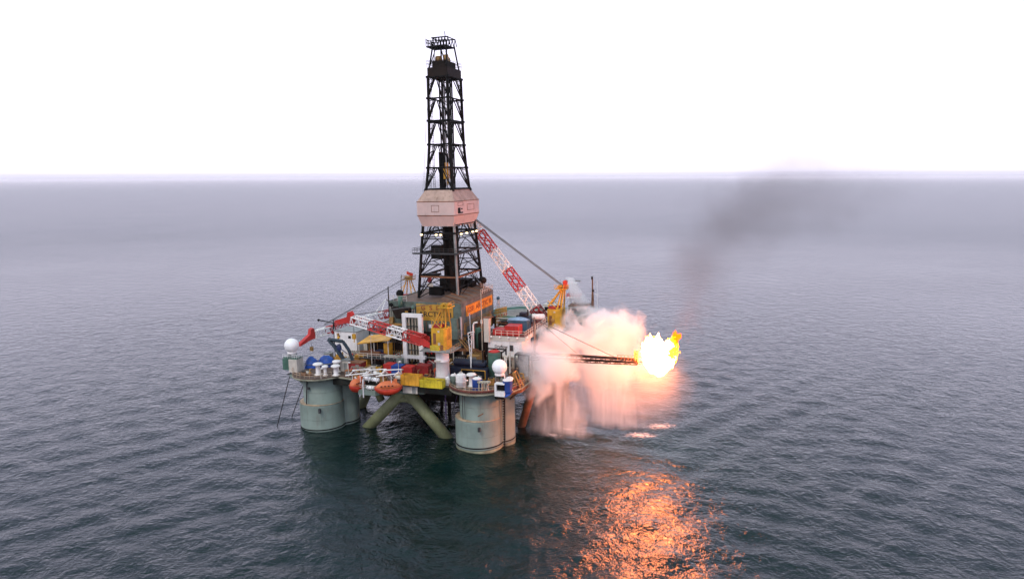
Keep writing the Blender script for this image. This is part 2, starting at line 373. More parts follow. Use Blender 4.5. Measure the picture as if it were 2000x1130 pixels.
# ------------------------------------------------------------------ hull: corner columns, braces, deck box
hull = thing('rig_hull', 'floating rig hull of sage green twin columns, slanting braces and rust edged deck', 'platform', (0, 0, 0))
def arc(cx, cy, r, a0, a1, n): return [(cx+r*math.cos(rad(a0+(a1-a0)*i/n)), cy+r*math.sin(rad(a0+(a1-a0)*i/n))) for i in range(n+1)]
def column(cu, cw, du, dw):
    """a fat sponson with a slimmer drum on it and a plain drum beside"""
    c = MB(); c.lathe((cu+du*.16, cw+abs(du)*.06, 0), [(4.75, -16), (4.75, 13.0)], 44); c = c.build('column', 'sage', hull)
    s = MB(); s.lathe((cu, cw, 0), [(5.35, -16), (5.35, .55), (5.42, .6), (5.42, .8), (5.35, .85), (5.35, 6.6), (5.25, 6.95), (4.8, 7.1)], 48); s.build('column_sponson', 'sage', c)
    s = MB(); s.lathe((cu+du, cw+dw, 0), [(4.1, -16), (4.1, .6), (4.17, .65), (4.17, .85), (4.1, .9), (4.1, 13.0)], 40); s.build('column_drum', 'sage', c)
    s = MB(); s.lathe((cu, cw, 0), [(5.44, .95), (5.44, 1.2)], 48); s.lathe((cu+du, cw+dw, 0), [(4.19, 1.0), (4.19, 1.25)], 40); s.build('waterline_stripe', 'black', c)
    s = MB(); s.lathe((cu, cw, 0), [(5.365, -1.2), (5.365, .5)], 48); s.build('boot_band', 'boot', c)
    s = MB(); s.lathe((cu+du, cw+dw, 0), [(4.115, -1.2), (4.115, .55)], 40); s.build('boot_band', 'boot', c)
    s = MB()
    for z in (3.4, 9.9): s.lathe((cu+du*.16, cw+abs(du)*.06, 0) if z > 7 else (cu, cw, 0), [((4.765 if z > 7 else 5.362), z), ((4.765 if z > 7 else 5.362), z+.07)], 48)
    for a in (215, 262, 300): s.tube((cu+5.34*math.cos(rad(a)), cw+5.34*math.sin(rad(a)), 1.3), (cu+5.34*math.cos(rad(a)), cw+5.34*math.sin(rad(a)), 6.5), .035, n=4)
    s.build('weld_seam', 'sage_dark', c)
    s = MB(); s.lathe((cu, cw, 0), [(5.33, 7.0), (4.7, 7.16)], 48); s.build('sponson_top', 'sponson_tan', c)
    return c
cA = column(-1.6, .5, 2.9, 3.6); cB = column(-42.6, .5, 2.6, 4.6); cC = column(-42.4, 52.5, 2.6, -4.2); cD = column(-.5, 53, -2.4, -4.2)
# vertical pipes and fittings on the two near columns
s = MB(); s.tube((-3.4, -4.35, 7.4), (-3.4, -4.35, 13), .09); s.tube((-2.9, -4.4, 7.4), (-2.9, -4.4, 12.6), .05); s.box((.6, -5.0, 5.6), (.5, .5, .9)); s.box((-6.5, -1.6, 6.2), (.5, .5, .8)); s.each('drain_pipe', 'grey_dark', cA)
s = MB(); s.tube((-43.6, -4.5, 7.3), (-43.2, -4.3, 13), .16); s.box((-42.9, -4.5, 11.2), (.8, .4, .5)); s.box((-39.9, -4.7, 6.0), (.45, .5, 1.1)); s.box((-47.8, .6, 6.6), (.5, .6, .9)); s.each('drain_pipe', 'grey_dark', cB)
s = MB(); s.bar((.4, -5.0, 8.6), (1.5, -4.6, 9.2), .09); s.build('scrape_mark', 'rust', cA)
# ladder-like rack of mooring guide on the right drum
s = MB(); s.tube((4.4, .35, -1), (4.7, .3, 13.2), .13)
for i in range(22): s.box((4.42, .26, .3+i*.58), (.42, .3, .22))
s.build('mooring_chain', 'chain', cA)
# braces: an inverted V on every side and outward braces from the rear columns
def brace(p, q, r, m='olive', nm='brace'):
    b = MB(); b.tube(p, q, r, n=20); return b.build(nm, m, hull)
apex = (-20.3, 1.5, 11.2)
for foot in ((-34.6, 3.2, -2.6), (-8.4, 2.6, -2.6)): brace(apex, foot, 1.35)
b = MB(); b.ball(apex, 1.9, 20, (1.7, .9, .75)); b.prism([(-24.5, .3), (-15, .3), (-15, 2.7), (-24.5, 2.7)], 10.6, 12.2); b.build('brace_knuckle', 'sage', hull)
b = MB()
for sx in (-1, 1):      # curved gusset in the throat of the V
    for i in range(8):
        a0, a1 = rad(i*8), rad((i+1)*8)
        b.tube((-20.6+sx*4.1*math.sin(a0), 1.6, 4.6+4.1*math.cos(a0)), (-20.6+sx*4.1*math.sin(a1), 1.6, 4.6+4.1*math.cos(a1)), .8, n=12)
b.build('brace_gusset', 'olive', hull)
for f2 in ((-34.6, 51, -2.6), (-8.4, 51, -2.6)): brace((-20, 52, 11.2), f2, 1.3)
brace((-41, 27, 11), (-41, 11, -2.5), 1.3); brace((-41, 27, 11), (-41, 43, -2.5), 1.3)
brace((7.0, 17.5, 13), (2.7, 14.8, -2.5), .95, 'rust'); brace((1, 28, 11), (2, 43, -2.5), 1.3, 'rust')
brace((-9.2, 8.5, 12), (-9.2, 8.5, 5.2), .55, 'ochre', 'riser_pipe'); brace((-31.8, 5, 12), (-29.5, 6, 6.2), .9, 'olive')
# deck box
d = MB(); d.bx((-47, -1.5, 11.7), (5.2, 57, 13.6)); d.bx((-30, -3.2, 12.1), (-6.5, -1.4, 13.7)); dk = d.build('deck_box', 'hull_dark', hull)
d = MB(); d.bx((-33, 13, 5.0), (-6.5, 46, 11.68)); d.bx((-31, 8, 9.6), (-9.5, 12.98, 11.68)); d.build('underdeck_blocker', 'black', hull)  # black boxes added under the deck to block low sky and darken the water
plate = [(-47.5, 1.2)]+arc(-42.8, .3, 6.3, 190, 330, 12)+[(-36.5, -1.6), (-30.5, -2.6), (-9.3, -3.0)]+arc(-1.2, .3, 6.6, 205, 318, 10)+[(6.4, -3.4), (8.2, 1.5), (8.4, 9), (6.2, 16), (6.2, 57.5), (-47.5, 57.5)]
d = MB(); d.prism(plate, 13.55, 14.0); d.build('deck_plate', 'deck', hull)
d = MB()
for a, b_ in zip(plate, plate[1:]): d.tube((*a, 13.55), (*b_, 13.55), .2, n=5)
d.build('deck_lip', 'deck_edge', hull)
for (cu, cw, side) in ((-43.2, .5, -1), (-1, .5, 1)):       # brackets under the overhang
    d = MB()
    for a in (200, 235, 270, 305): 
        x, y = cu+4.4*math.cos(rad(a)), cw+4.4*math.sin(rad(a)); x2, y2 = cu+6.3*math.cos(rad(a)), cw+6.3*math.sin(rad(a)); d.tube((x, y, 12.2), (x2, y2, 13.5), .12, n=5)
    d.each('deck_bracket', 'sage', hull)
g = MB(); rail(g, [(x, y, 14) for x, y in plate[1:14]], 1.15, 1.5, .05); g.build('railing', 'rail_rust', hull)
g = MB(); rail(g, [(x, y, 14) for x, y in plate[17:31]], 1.15, 1.5, .05); g.build('railing', 'rail_rust', hull)
k = MB()
for a, b_ in list(zip(plate, plate[1:]))[17:29]:
    p, q = Vector((*a, 14.28)), Vector((*b_, 14.28)); k.tube(p, q, .2, n=4)
k.build('toe_board', 'red_deck', hull)
# side flare of the deck on the right, the bracket that carries the walkway over the water
d = MB(); d.prism([(5.0, -2.4), (8.2, 1.6), (8.4, 9), (5.2, 9)], 12.6, 13.5); d.tube((8.0, 1.5, 13.2), (4.2, 3.0, 9.8), .22); d.tube((8.2, 6, 13.2), (4.4, 6, 10), .2); d.build('walkway_bracket', 'rust', hull)
d = MB(); d.prism([(-49.3, -2.6), (-47.2, -3.2), (-46.4, .6), (-49.2, 1.4)], 12.9, 13.5); d.tube((-48.6, -1, 12.9), (-46.6, -.6, 10.6), .35); d.build('walkway_bracket', 'sage', hull)
d = MB()
for (x, y) in ((-21, 14), (-24, 18), (-17, 18), (-21, 22)): d.tube((x, y, -3), (x, y, 12), .45, n=10)
d.each('marine_riser', 'black', hull)
d = MB()
for z in (6.5, 9.5): d.tube((-9.6, 4.5, z), (-9.2, 8, 12), .07, n=4)
for i in range(7): d.tube((-10.6, 2.2, 13.5-i*1.3), (-10.5, 2.2, 12.4-i*1.3), .16, n=6)
d.build('hanging_hose', 'purple', hull)
# mooring lines
for p, q in (((-49.9, -1, 14.2), (-53.2, -4.1, -.4)), ((-48.1, 1.2, 10.4), (-54.3, 3.0, -.4))):
    m = MB(); m.tube(p, q, .1, n=5)
    solo(m, 'mooring_line', 'chain', 'dark mooring line slanting into the sea from under the white radome' if p[1] < 0 else 'dark mooring line slanting into the sea close against the sponson shoulder', 'mooring line')
# ------------------------------------------------------------------ drill floor house under the derrick
SO = (-20.4, 24, 14)
sub = thing('drill_floor_house', 'grey green drill floor house with yellow and orange name boards under the derrick', 'drill floor', SO)
U0, U1, W0, W1 = -30.3, -10.7, 13.0, 34.5
b = MB(SO); b.bx((U0, W0, 19.2), (U1, W0+.3, 29.6)); front = b.build('front_wall', 'grey_green', sub)
b = MB(SO); b.bx((U1-.3, W0+.3, 20.6), (U1, W1, 29.5)); side = b.build('side_wall', 'grey_stained', sub)
b = MB(SO); b.bx((U0, W0+.3, 19.2), (U0+.3, W1, 29.6)); b.bx((U0+.3, W1-.3, 20), (U1-.3, W1, 29.5)); b.build('rear_wall', 'grey_green', sub)
b = MB(SO); b.bx((U0+.3, W0+.3, 29.1), (U1-.3, W1-.3, 29.45)); b.build('drill_floor', 'roof_brown', sub)
b = MB(SO); b.add([(U1-5.2, W0+.4, 29.5), (U1+.1, W0-.1, 29.55), (U1+.1, W1, 29.6), (U1-5.2, W1, 29.9), (U1-5.2, W0+.4, 30.9), (U1-.6, W0+.5, 29.9), (U1-.6, W1, 30.1), (U1-5.2, W1, 31.2)], [(0, 1, 2, 3), (4, 5, 6, 7), (0, 1, 5, 4), (1, 2, 6, 5), (2, 3, 7, 6), (3, 0, 4, 7)]); roof = b.build('side_roof', 'roof_brown', sub)
b = MB(SO)
for i in range(6): b.bar((U1-.7, 15+i*3.5, 30.05), (U1-5, 15+i*3.5, 31.1), .09)
b.build('roof_rib', 'rust', roof)
b = MB(SO); rail(b, [(U0+.1, W0+.2, 29.6), (U0+5, W0+.2, 29.6)], 1.3, 1.2, .05); b.build('railing', 'rail_white', sub); b = MB(SO); rail(b, [(U1-.1, 26, 29.8), (U1-.1, W1, 29.8), (U1-6, W1, 30.5)], 1.3, 1.2, .05); b.build('railing', 'rail_white', sub)
b = MB(SO); b.bx((U0-.02, W0-.1, 19.2), (U0+.16, W0+.1, 33.2)); b.build('corner_post', 'black', sub)
b = MB(SO)
for (x, y) in ((U0+1, W0+1.5), (-24, W0+1.5), (-17, W0+1.5), (U1-.8, W0+1.5), (U1-.8, 23), (U1-.8, 33), (U0+1, 33)): b.bx((x-.5, y-.5, 14), (x+.5, y+.5, 19.3))
b.each('support_leg', 'grey_dark', sub)
b = MB(SO); b.bx((-28.5, 15.5, 14), (-12.5, 33, 19.1)); b.build('lower_house', 'hull_dark', sub)
# name boards
b = MB(SO); b.bx((-22.6, W0-.14, 25.2), (-12.8, W0-.002, 29.2)); sg = b.build('name_board', 'sign_yellow', sub); sg['label'] = 'yellow name board on the front wall'
FM = lambda x, z: Matrix.Translation(Vector((x, W0-.16, z))-Vector(SO)) @ Matrix.Rotation(rad(90), 4, 'X')
text('lettering', 'G  S  F', 1.55, FM(-18.9, 28.25), 'letter_red', sg, .02, 1.15); text('lettering', 'ARCTIC III', 1.75, FM(-17.6, 26.7), 'letter', sg, .02, 1.1)
b = MB(SO); b.bx((U1+.002, 15.8, 26.0), (U1+.14, 33.4, 28.6)); sg = b.build('name_board', 'sign_orange', sub); sg['label'] = 'orange name board on the side wall'
text('lettering', 'GSF  ARCTIC III', 1.75, Matrix.Translation(Vector((U1+.16, 24.6, 27.3))-Vector(SO)) @ Matrix.Rotation(rad(90), 4, 'Z') @ Matrix.Rotation(rad(90), 4, 'X'), 'letter_red', sg, .02, 1.35)
# wall fittings
b = MB(SO); b.bx((-29.9, W0-.6, 23.6), (-24.8, W0-.05, 24.1)); b.build('wall_ledge', 'ochre', sub)
b = MB(SO); b.add([(-28.6, W0-2, 28.3), (-23.6, W0-2, 28.3), (-23.6, W0-.05, 28.3), (-28.6, W0-.05, 28.3), (-27.4, W0-1.8, 25.6), (-24.4, W0-1.8, 25.6), (-24.4, W0-.05, 25.6), (-27.4, W0-.05, 25.6)], [(0, 1, 2, 3), (4, 5, 6, 7), (0, 1, 5, 4), (1, 2, 6, 5), (2, 3, 7, 6), (3, 0, 4, 7)]); b.build('hopper', 'black_brown', sub)
b = MB(SO); b.tube((-26.4, W0-1, 28.3), (-26.4, W0-1, 31), .55, n=10); b.tube((-25.2, W0-1, 24.2), (-25.4, W0-1, 26), .5, n=10); b.tube((-27, W0-.4, 19), (-27, W0-.4, 24), .2); b.each('duct', 'tank_green', sub)
b = MB(SO)
for z in (26.2, 26.9, 27.5): b.box((-24.3, W0-2.05, z), (.8, .08, .32))
b.each('vent_louvre', 'sign_yellow', sub)
b = MB(SO); b.box((-18.8, W0-.1, 23.8), (1.2, .12, .9)); b.build('notice_board', 'pure_white', sub)
b = MB(SO); b.bx((-23, W0-.5, 19.4), (-14, W0-.02, 21)); b.bx((-21, W0-.35, 21.1), (-17, W0-.02, 22.4)); b.each('cable_tray', 'black_brown', sub)
b = MB(SO)
for i in range(6): b.tube((U1+.1, 16+i*3.1, 20.6), (U1+.1, 16+i*3.1, 25.9), .06, n=4)
b.build('wall_stiffener', 'grey_stained', sub)
for y0, y1, z0, z1, m in ((22.2, 24.4, 20.7, 23.4, 'rust'), (25, 28.2, 20.7, 22.6, 'grey_green'), (29.4, 30.8, 20.7, 24, 'ochre'), (31.5, 33.6, 21, 22.8, 'black_brown')):
    b = MB(SO); b.bx((U1+.002, y0, z0), (U1+.9, y1, z1)); b.build('wall_cabinet', m, sub)
for x0, x1, z0, z1, m in ((-28.2, -26.8, 19.3, 22.2, 'black_brown'), (-25.6, -24.4, 19.3, 21.4, 'rust'), (-16.4, -14.6, 22.6, 24.6, 'black_brown'), (-29.9, -28.8, 24.2, 25.6, 'ochre')):
    b = MB(SO); b.bx((x0, W0-.8, z0), (x1, W0-.01, z1)); b.build('wall_cabinet', m, sub)
b = MB(SO)
for k in range(5): b.path([(-29.6+k*.4, W0-.25, 19.2), (-29.6+k*.4, W0-.25, 22+k*.5), (-20-k*1.5, W0-.25, 22+k*.5), (-20-k*1.5, W0-.25, 25)], .07, 5)
b.build('wall_pipe', 'rust', sub)
b = MB(SO)
for k in range(3): b.path([(U1+.3, 14+k*.5, 20.6), (U1+.3, 14+k*.5, 24.6-k*.4), (U1+.3, 33-k, 24.6-k*.4)], .09, 5)
b.build('wall_pipe', 'ochre', sub)
b = MB(SO); b.bx((U1+.0, 13.5, 21.6), (U1+2.2, 21, 21.8)); b.build('side_gallery', 'grey_dark', sub)
b = MB(SO); rail(b, [(U1+2.1, 13.5, 21.8), (U1+2.1, 21, 21.8)], 1.1, 1.2, .05); b.build('gallery_railing', 'rust_orange', sub)
b = MB(SO); b.bx((-14, W0-2.4, 21.4), (-10.8, W0-.05, 23.6)); b.bx((-12.9, W0-1.7, 23.6), (-11.2, W0-.05, 26.2)); b.each('equipment_locker', 'grey_green', sub)
b = MB(SO); b.tube((U1-.05, W0-.3, 21), (U1-.05, W0-.3, 26.5), .25, n=8); b.tube((U1+1.4, 15.2, 20.5), (U1+1.2, 15.2, 27), .16, n=8); b.build('stand_pipe', 'silver', sub)
# ------------------------------------------------------------------ derrick
DU, DW = -19.4, 27.0
DO = (DU, DW, 29.6)
LEV = [(29.6, 5.45, 8.2), (47.9, 4.25, 6.6), (56.4, 3.55, 5.5), (62, 3.1, 4.8), (67.7, 2.8, 4.35), (73.5, 2.7, 4.2), (84, 2.6, 4.1), (92, 1.8, 2.3)]
def dh(z):
    for (z0, a0, b0), (z1, a1, b1) in zip(LEV, LEV[1:]):
        if z <= z1: f = (z-z0)/(z1-z0); return a0+(a1-a0)*f, b0+(b1-b0)*f
    return LEV[-1][1:]
def dc(z, i, j, e=0): a, b_ = dh(z); return (DU+i*(a+e), DW+j*(b_+e), z)
der = thing('derrick', 'tall black lattice drilling derrick with a pale pink windwall band round it', 'derrick', DO)
QUAD = [(-1, -1), (1, -1), (1, 1), (-1, 1)]
zs = [29.6, 35.2, 41, 47.9, 56.4, 62, 67.7, 73.5, 78.9, 84]
for i, j in QUAD:
    b = MB(DO); pts = [dc(z, i, j) for z in [l[0] for l in LEV]]
    for p, q in zip(pts, pts[1:]):
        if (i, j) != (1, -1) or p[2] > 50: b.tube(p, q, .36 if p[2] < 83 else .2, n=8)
    for z in zs[4:]: b.box(dc(z, i, j), (.9, .9, .5))
    lg = b.build('leg', 'black', der)
    if (i, j) == (1, -1): b = MB(DO); b.tube(pts[0], pts[1], .33, n=8); b.tube(pts[1], pts[2], .33, n=8); b.build('lower_leg', 'grey', lg)  # lit look of the front leg below the band, put into grey paint
for k in range(4):
    A, B = QUAD[k], QUAD[(k+1) % 4]; b = MB(DO)
    for z0, z1 in zip(zs, zs[1:]):
        if z0 == 47.9: b.build('lattice_bracing', 'black', der); b = MB(DO); continue
        pa, pb, qa, qb = (Vector(dc(z0, *A)), Vector(dc(z0, *B)), Vector(dc(z1, *A)), Vector(dc(z1, *B)))
        b.tube(qa, qb, .19, n=5)
        for f in (-.09, .09):
            top = qa.lerp(qb, .5+f); b.tube((pa if f < 0 else pb).lerp(qa if f < 0 else qb, .04), top, .15, n=5)
        if z0 >= 56: 
            b.tube(pa.lerp(qa, .55), qa.lerp(qb, .22).lerp(pa, .28), .07, n=4); b.tube(pb.lerp(qb, .55), qa.lerp(qb, .78).lerp(pb, .28), .07, n=4); b.tube(qa.lerp(pa, .12), qa.lerp(qb, .5), .06, n=4); b.tube(qb.lerp(pb, .12), qa.lerp(qb, .5), .06, n=4)
            b.tube(pa.lerp(qa, .1), qa.lerp(qb, .3), .09, n=4, cap=False); b.tube(pb.lerp(qb, .1), qa.lerp(qb, .7), .09, n=4, cap=False)
        else:
            b.tube(pa.lerp(qa, .5), pb.lerp(qb, .5), .12, n=4); b.tube(pa, qa.lerp(qb, .25), .08, n=4); b.tube(pb, qa.lerp(qb, .75), .08, n=4); b.tube(pa, pa.lerp(pb, .5).lerp(qa.lerp(qb, .5), .5), .12, n=4); b.tube(pb.lerp(qb, .5), qa.lerp(qb, .3), .1, n=4)
    b.build('lattice_bracing', 'black', der)
# inner vertical works
b = MB(DO)
for i, (x, y) in enumerate(((-21.4, 28), (-20.6, 29), (-18.6, 28.4), (-17.8, 27.6))): b.tube((x, y, 30), (x, y, 84), .2, n=5)
b.each('guide_rail', 'black', der)
b = MB(DO)
for i in range(26):
    x, y = DU+1.1+(i % 7)*.34, 24.2+(i//7)*.5; b.tube((x, y, 29.8), (x-.15, y+.2, 47.2+(i % 3)*.5), .13, n=5)
b.build('drill_pipe_stack', 'black_brown', der)['kind'] = 'stuff'
b = MB(DO)
for i in range(18): x, y = DU-3.0+(i % 6)*.4, 29.5+(i//6)*.5; b.tube((x, y, 29.8), (x+.1, y-.3, 46.8), .12, n=5)
b.build('drill_pipe_stack', 'black', der)['kind'] = 'stuff'
for (x, y, z0, z1, m) in ((-21.9, 24.2, 46.5, 83.5, 'grey_dark'), (-22.6, 23.4, 56.6, 64.5, 'grey')):
    b = MB(DO)
    for s in (-.22, .22): b.tube((x+s, y, z0), (x+s, y, z1), .06, n=4)
    z = z0
    while z < z1: b.tube((x-.22, y, z), (x+.22, y, z), .035, n=3); z += .45
    z = z0+1
    while z < z1:
        for a in range(5): b.tube((x+.42*math.cos(a*.9-2.2), y-.35+.42*math.sin(a*.9-2.2), z), (x+.42*math.cos(a*.9-1.3), y-.35+.42*math.sin(a*.9-1.3), z), .03, n=3, cap=False)
        z += 1.5
    b.build('caged_ladder', m, der)
b = MB(DO); b.bx((-20.3, 26.3, 59.2), (-18.9, 27.6, 62.2)); b.tube((-19.6, 27, 62.2), (-19.6, 27, 63.4), .5, n=10); b.tube((-19.6, 27, 59.2), (-19.6, 27, 57.6), .3, n=10); b.box((-19.1, 26.2, 60.8), (.5, .3, 1.4)); b.build('top_drive', 'orange_yellow', der)
b = MB(DO); b.bx((-20.6, 26.6, 63.2), (-18.7, 27.6, 65.6)); b.bx((-21.8, 27, 56), (-21, 28, 66)); b.build('travelling_block', 'black', der)
b = MB(DO)
for x in (-20.3, -19.9, -19.5, -19.1): b.tube((x, 27.1, 65.4), (x, 27.1, 85), .05, n=4)
b.tube((-24.6, 21, 30), (-22.5, 22.8, 84), .035, n=4); b.tube((-14.6, 33, 30), (-17.2, 30.6, 84), .035, n=4); b.tube((-23.4, 20.4, 56), (-21.8, 23, 84), .03, n=4); b.build('drilling_line', 'cable', der)
b = MB(DO)
for x in (-19.3, -18.6): b.tube((x, 26, 48), (x, 26, 83.5), .11, n=6)
b.each('standpipe', 'silver', der)
# lower galleries
def ring(z, wdt, t, m, nm, rails=True, ext=0):
    a, b2 = dh(z); g = MB(DO)
    g.bx((DU-a-wdt-ext, DW-b2-wdt, z-t), (DU+a+wdt, DW-b2, z)); g.bx((DU-a-wdt, DW+b2, z-t), (DU+a+wdt, DW+b2+wdt, z)); g.bx((DU-a-wdt, DW-b2+.002, z-t), (DU-a, DW+b2-.002, z)); g.bx((DU+a, DW-b2+.002, z-t), (DU+a+wdt, DW+b2-.002, z))
    g = g.build(nm, m, der)
    if rails:
        r = MB(DO); rail(r, [(DU-a-wdt-ext, DW-b2-wdt, z), (DU+a+wdt, DW-b2-wdt, z), (DU+a+wdt, DW+b2+wdt, z), (DU-a-wdt, DW+b2+wdt, z)], 1.15, 1.3, .045, True); r.build('gallery_railing', 'grey_dark', g)
    return g
ring(41, .9, .35, 'grey_dark', 'gallery', ext=1.2); ring(46.1, .35, .5, 'black', 'lamp_beam', False); ring(35.2, .2, .4, 'rust', 'girt', False); ring(73.4, .3, .3, 'black', 'gallery', False); ring(56.9, .4, .35, 'black', 'gallery', False)
b = MB(DO); b.bx((-22.5, 22, 39.2), (-19.8, 24, 42.6)); b.bx((-23.6, 20.6, 35), (-20.4, 23, 35.5)); b.bx((-23, 21, 30), (-19.5, 22.8, 32.2)); b.bx((-17.2, 30, 29.8), (-14.8, 33, 32.4)); b.bx((-24.2, 30, 29.8), (-16, 33.4, 33)); b.each('drill_cabin', 'black', der)
b = MB(DO); b.box((-22.8, 21.2, 34.2), (1.0, .4, 1.8)); b.build('winch', 'dark_red', der)
b = MB(DO); b.box((-22.4, 20.6, 32.7), (1.6, .3, .8)); b.build('cabin_window', 'white_old', der)
a, b2 = dh(46.1)
for k, (x, y) in enumerate(((DU-a-.1, DW-b2-.5), (DU-.4, DW-b2-.5), (DU+.8, DW-b2-.5), (DU+a+.5, DW-b2+3), (DU+a+.5, DW-b2+6.5), (DU+a+.5, DW+b2-3), (DU+a+.5, DW+b2-.5))):
    b = MB(DO); b.ball((x, y, 45.5), .2, 8, (1.7, 1.7, .9)); b.build('lamp', 'lamp_glow', der)
# windwall band
BD = [(47.6, 4.25, 7.0), (50.3, 5.05, 7.95), (53.7, 5.08, 7.97), (56.5, 3.65, 5.9)]
def bandstrip(k, m, nm):
    b = MB(DO); (z0, a0, c0), (z1, a1, c1) = BD[k], BD[k+1]; th = .12
    for (i0, j0), (i1, j1) in zip(QUAD, QUAD[1:]+QUAD[:1]):
        o = [(DU+i0*a0, DW+j0*c0, z0), (DU+i1*a0, DW+j1*c0, z0), (DU+i1*a1, DW+j1*c1, z1), (DU+i0*a1, DW+j0*c1, z1)]
        n_ = [(DU+i0*(a0-th), DW+j0*(c0-th), z0), (DU+i1*(a0-th), DW+j1*(c0-th), z0), (DU+i1*(a1-th), DW+j1*(c1-th), z1), (DU+i0*(a1-th), DW+j0*(c1-th), z1)]
        b.add(o+n_, [(0, 1, 2, 3), (7, 6, 5, 4), (0, 1, 5, 4), (2, 3, 7, 6)])
    return b.build(nm, m, der)
bandstrip(0, 'band', 'windwall'); ww = bandstrip(1, 'band', 'windwall'); bandstrip(2, 'band_roof', 'windwall_roof')
b = MB(DO)
for z in (50.3, 53.7):
    p = [(DU+i*5.1, DW+j*8.0, z) for i, j in QUAD]
    for q, r in zip(p, p[1:]+p[:1]): b.tube(q, r, .09, n=4)
for x0, x1, z0, z1 in ((-20.5, -18.5, 51.2, 52.8),):
    f = [(x0, DW-8, z0), (x1, DW-8, z0), (x1, DW-8, z1), (x0, DW-8, z1)]
    for q, r in zip(f, f[1:]+f[:1]): b.tube(q, r, .05, n=4)
for y0, y1, z0, z1 in ((27, 31.5, 51.3, 52.8), (21.2, 24.4, 52.6, 53.4)):
    f = [(DU+5.1, y0, z0), (DU+5.1, y1, z0), (DU+5.1, y1, z1), (DU+5.1, y0, z1)]
    for q, r in zip(f, f[1:]+f[:1]): b.tube(q, r, .05, n=4)
b.build('windwall_seam', 'rust', ww)
b = MB(DO); b.bx((DU+5.05, 21.2, 50.7), (DU+5.16, 22.6, 52.1)); b.bx((DU+5.05, 22.6, 50.7), (DU+5.16, 24.2, 51.0)); b.bx((DU+5.05, 23.2, 51.6), (DU+5.16, 23.9, 51.9)); b.build('doorway', 'black', ww)
# crown
b = MB(DO); b.bx((DU-2.7, DW-4.2, 84), (DU+2.7, DW+4.2, 86.2)); b.bx((DU-1.9, DW-3, 86.2), (DU+1.8, DW+3, 87.9)); b.build('water_table', 'black_brown', der)
b = MB(DO); b.lathe((DU-.9, DW-1.2, 88.4), [(.9, -.6), (.9, .6)], 14, ax=(1, 0, 0)); b.lathe((DU+.8, DW-.6, 88.6), [(1.0, -.6), (1.0, .6)], 14, ax=(1, .3, 0)); b.lathe((DU, DW+1.8, 88.4), [(.9, -.6), (.9, .6)], 14, ax=(1, 0, 0)); cb = b.each('crown_block', 'ochre', der)
b = MB(DO); rail(b, [(DU-2.8, DW-4.3, 86.2), (DU+2.8, DW-4.3, 86.2), (DU+2.8, DW+4.3, 86.2), (DU-2.8, DW+4.3, 86.2)], 1.6, 1.0, .045, True); rail(b, [(DU-1.2, DW-1.6, 89.5), (DU+1.2, DW-1.6, 89.5)], 1.1, .6, .03); b.build('crown_railing', 'black', der)
b = MB(DO); b.bx((DU-3.6, DW-2.5, 91.3), (DU+1.9, DW+2.3, 91.6)); b.build('crown_platform', 'black', der)
b = MB(DO)
for j in (-1, 1):
    y = DW+j*2.2
    b.tube((DU-2.2, y, 91.6), (DU+1.9, y, 91.6), .12, n=4); b.tube((DU-2.2, y, 93.5), (DU+2.2, y, 93.5), .16, n=4)
    for i in range(6): x = DU-2.2+i*.8; b.tube((x, y, 91.6), (x+.4, y, 93.5), .11, n=4); b.tube((x+.8, y, 91.6), (x+.4, y, 93.5), .11, n=4)
for x in (DU-2.2, DU+2): b.tube((x, DW-2.2, 93.5), (x, DW+2.2, 93.5), .14, n=4)
b.tube((DU-1.9, DW-2.7, 84), (DU-1.2, DW-2.6, 91.4), .12, n=5); b.tube((DU-2.3, DW-3.8, 86), (DU-.7, DW-2.8, 91.2), .12, n=5); b.tube((DU+2.3, DW-3.8, 86), (DU+.4, DW-2.8, 91.2), .12, n=5); b.build('crown_gantry', 'black', der)
b = MB(DO); rail(b, [(DU-3.6, DW-2.5, 91.6), (DU-3.6, DW+2.3, 91.6)], 1.6, .8, .08); rail(b, [(DU-3.6, DW-2.5, 91.6), (DU+1.9, DW-2.5, 91.6)], 1.2, .7, .07); b.tube((DU-3.6, DW-2.5, 91.6), (DU-3.5, DW-2.5, 94.2), .06, n=4); b.build('platform_railing', 'black', der)
b = MB(DO); b.tube((DU+1.2, DW-1.5, 93.5), (DU+1.1, DW-1.5, 94.9), .1, n=5); b.build('aerial', 'grey_dark', der)
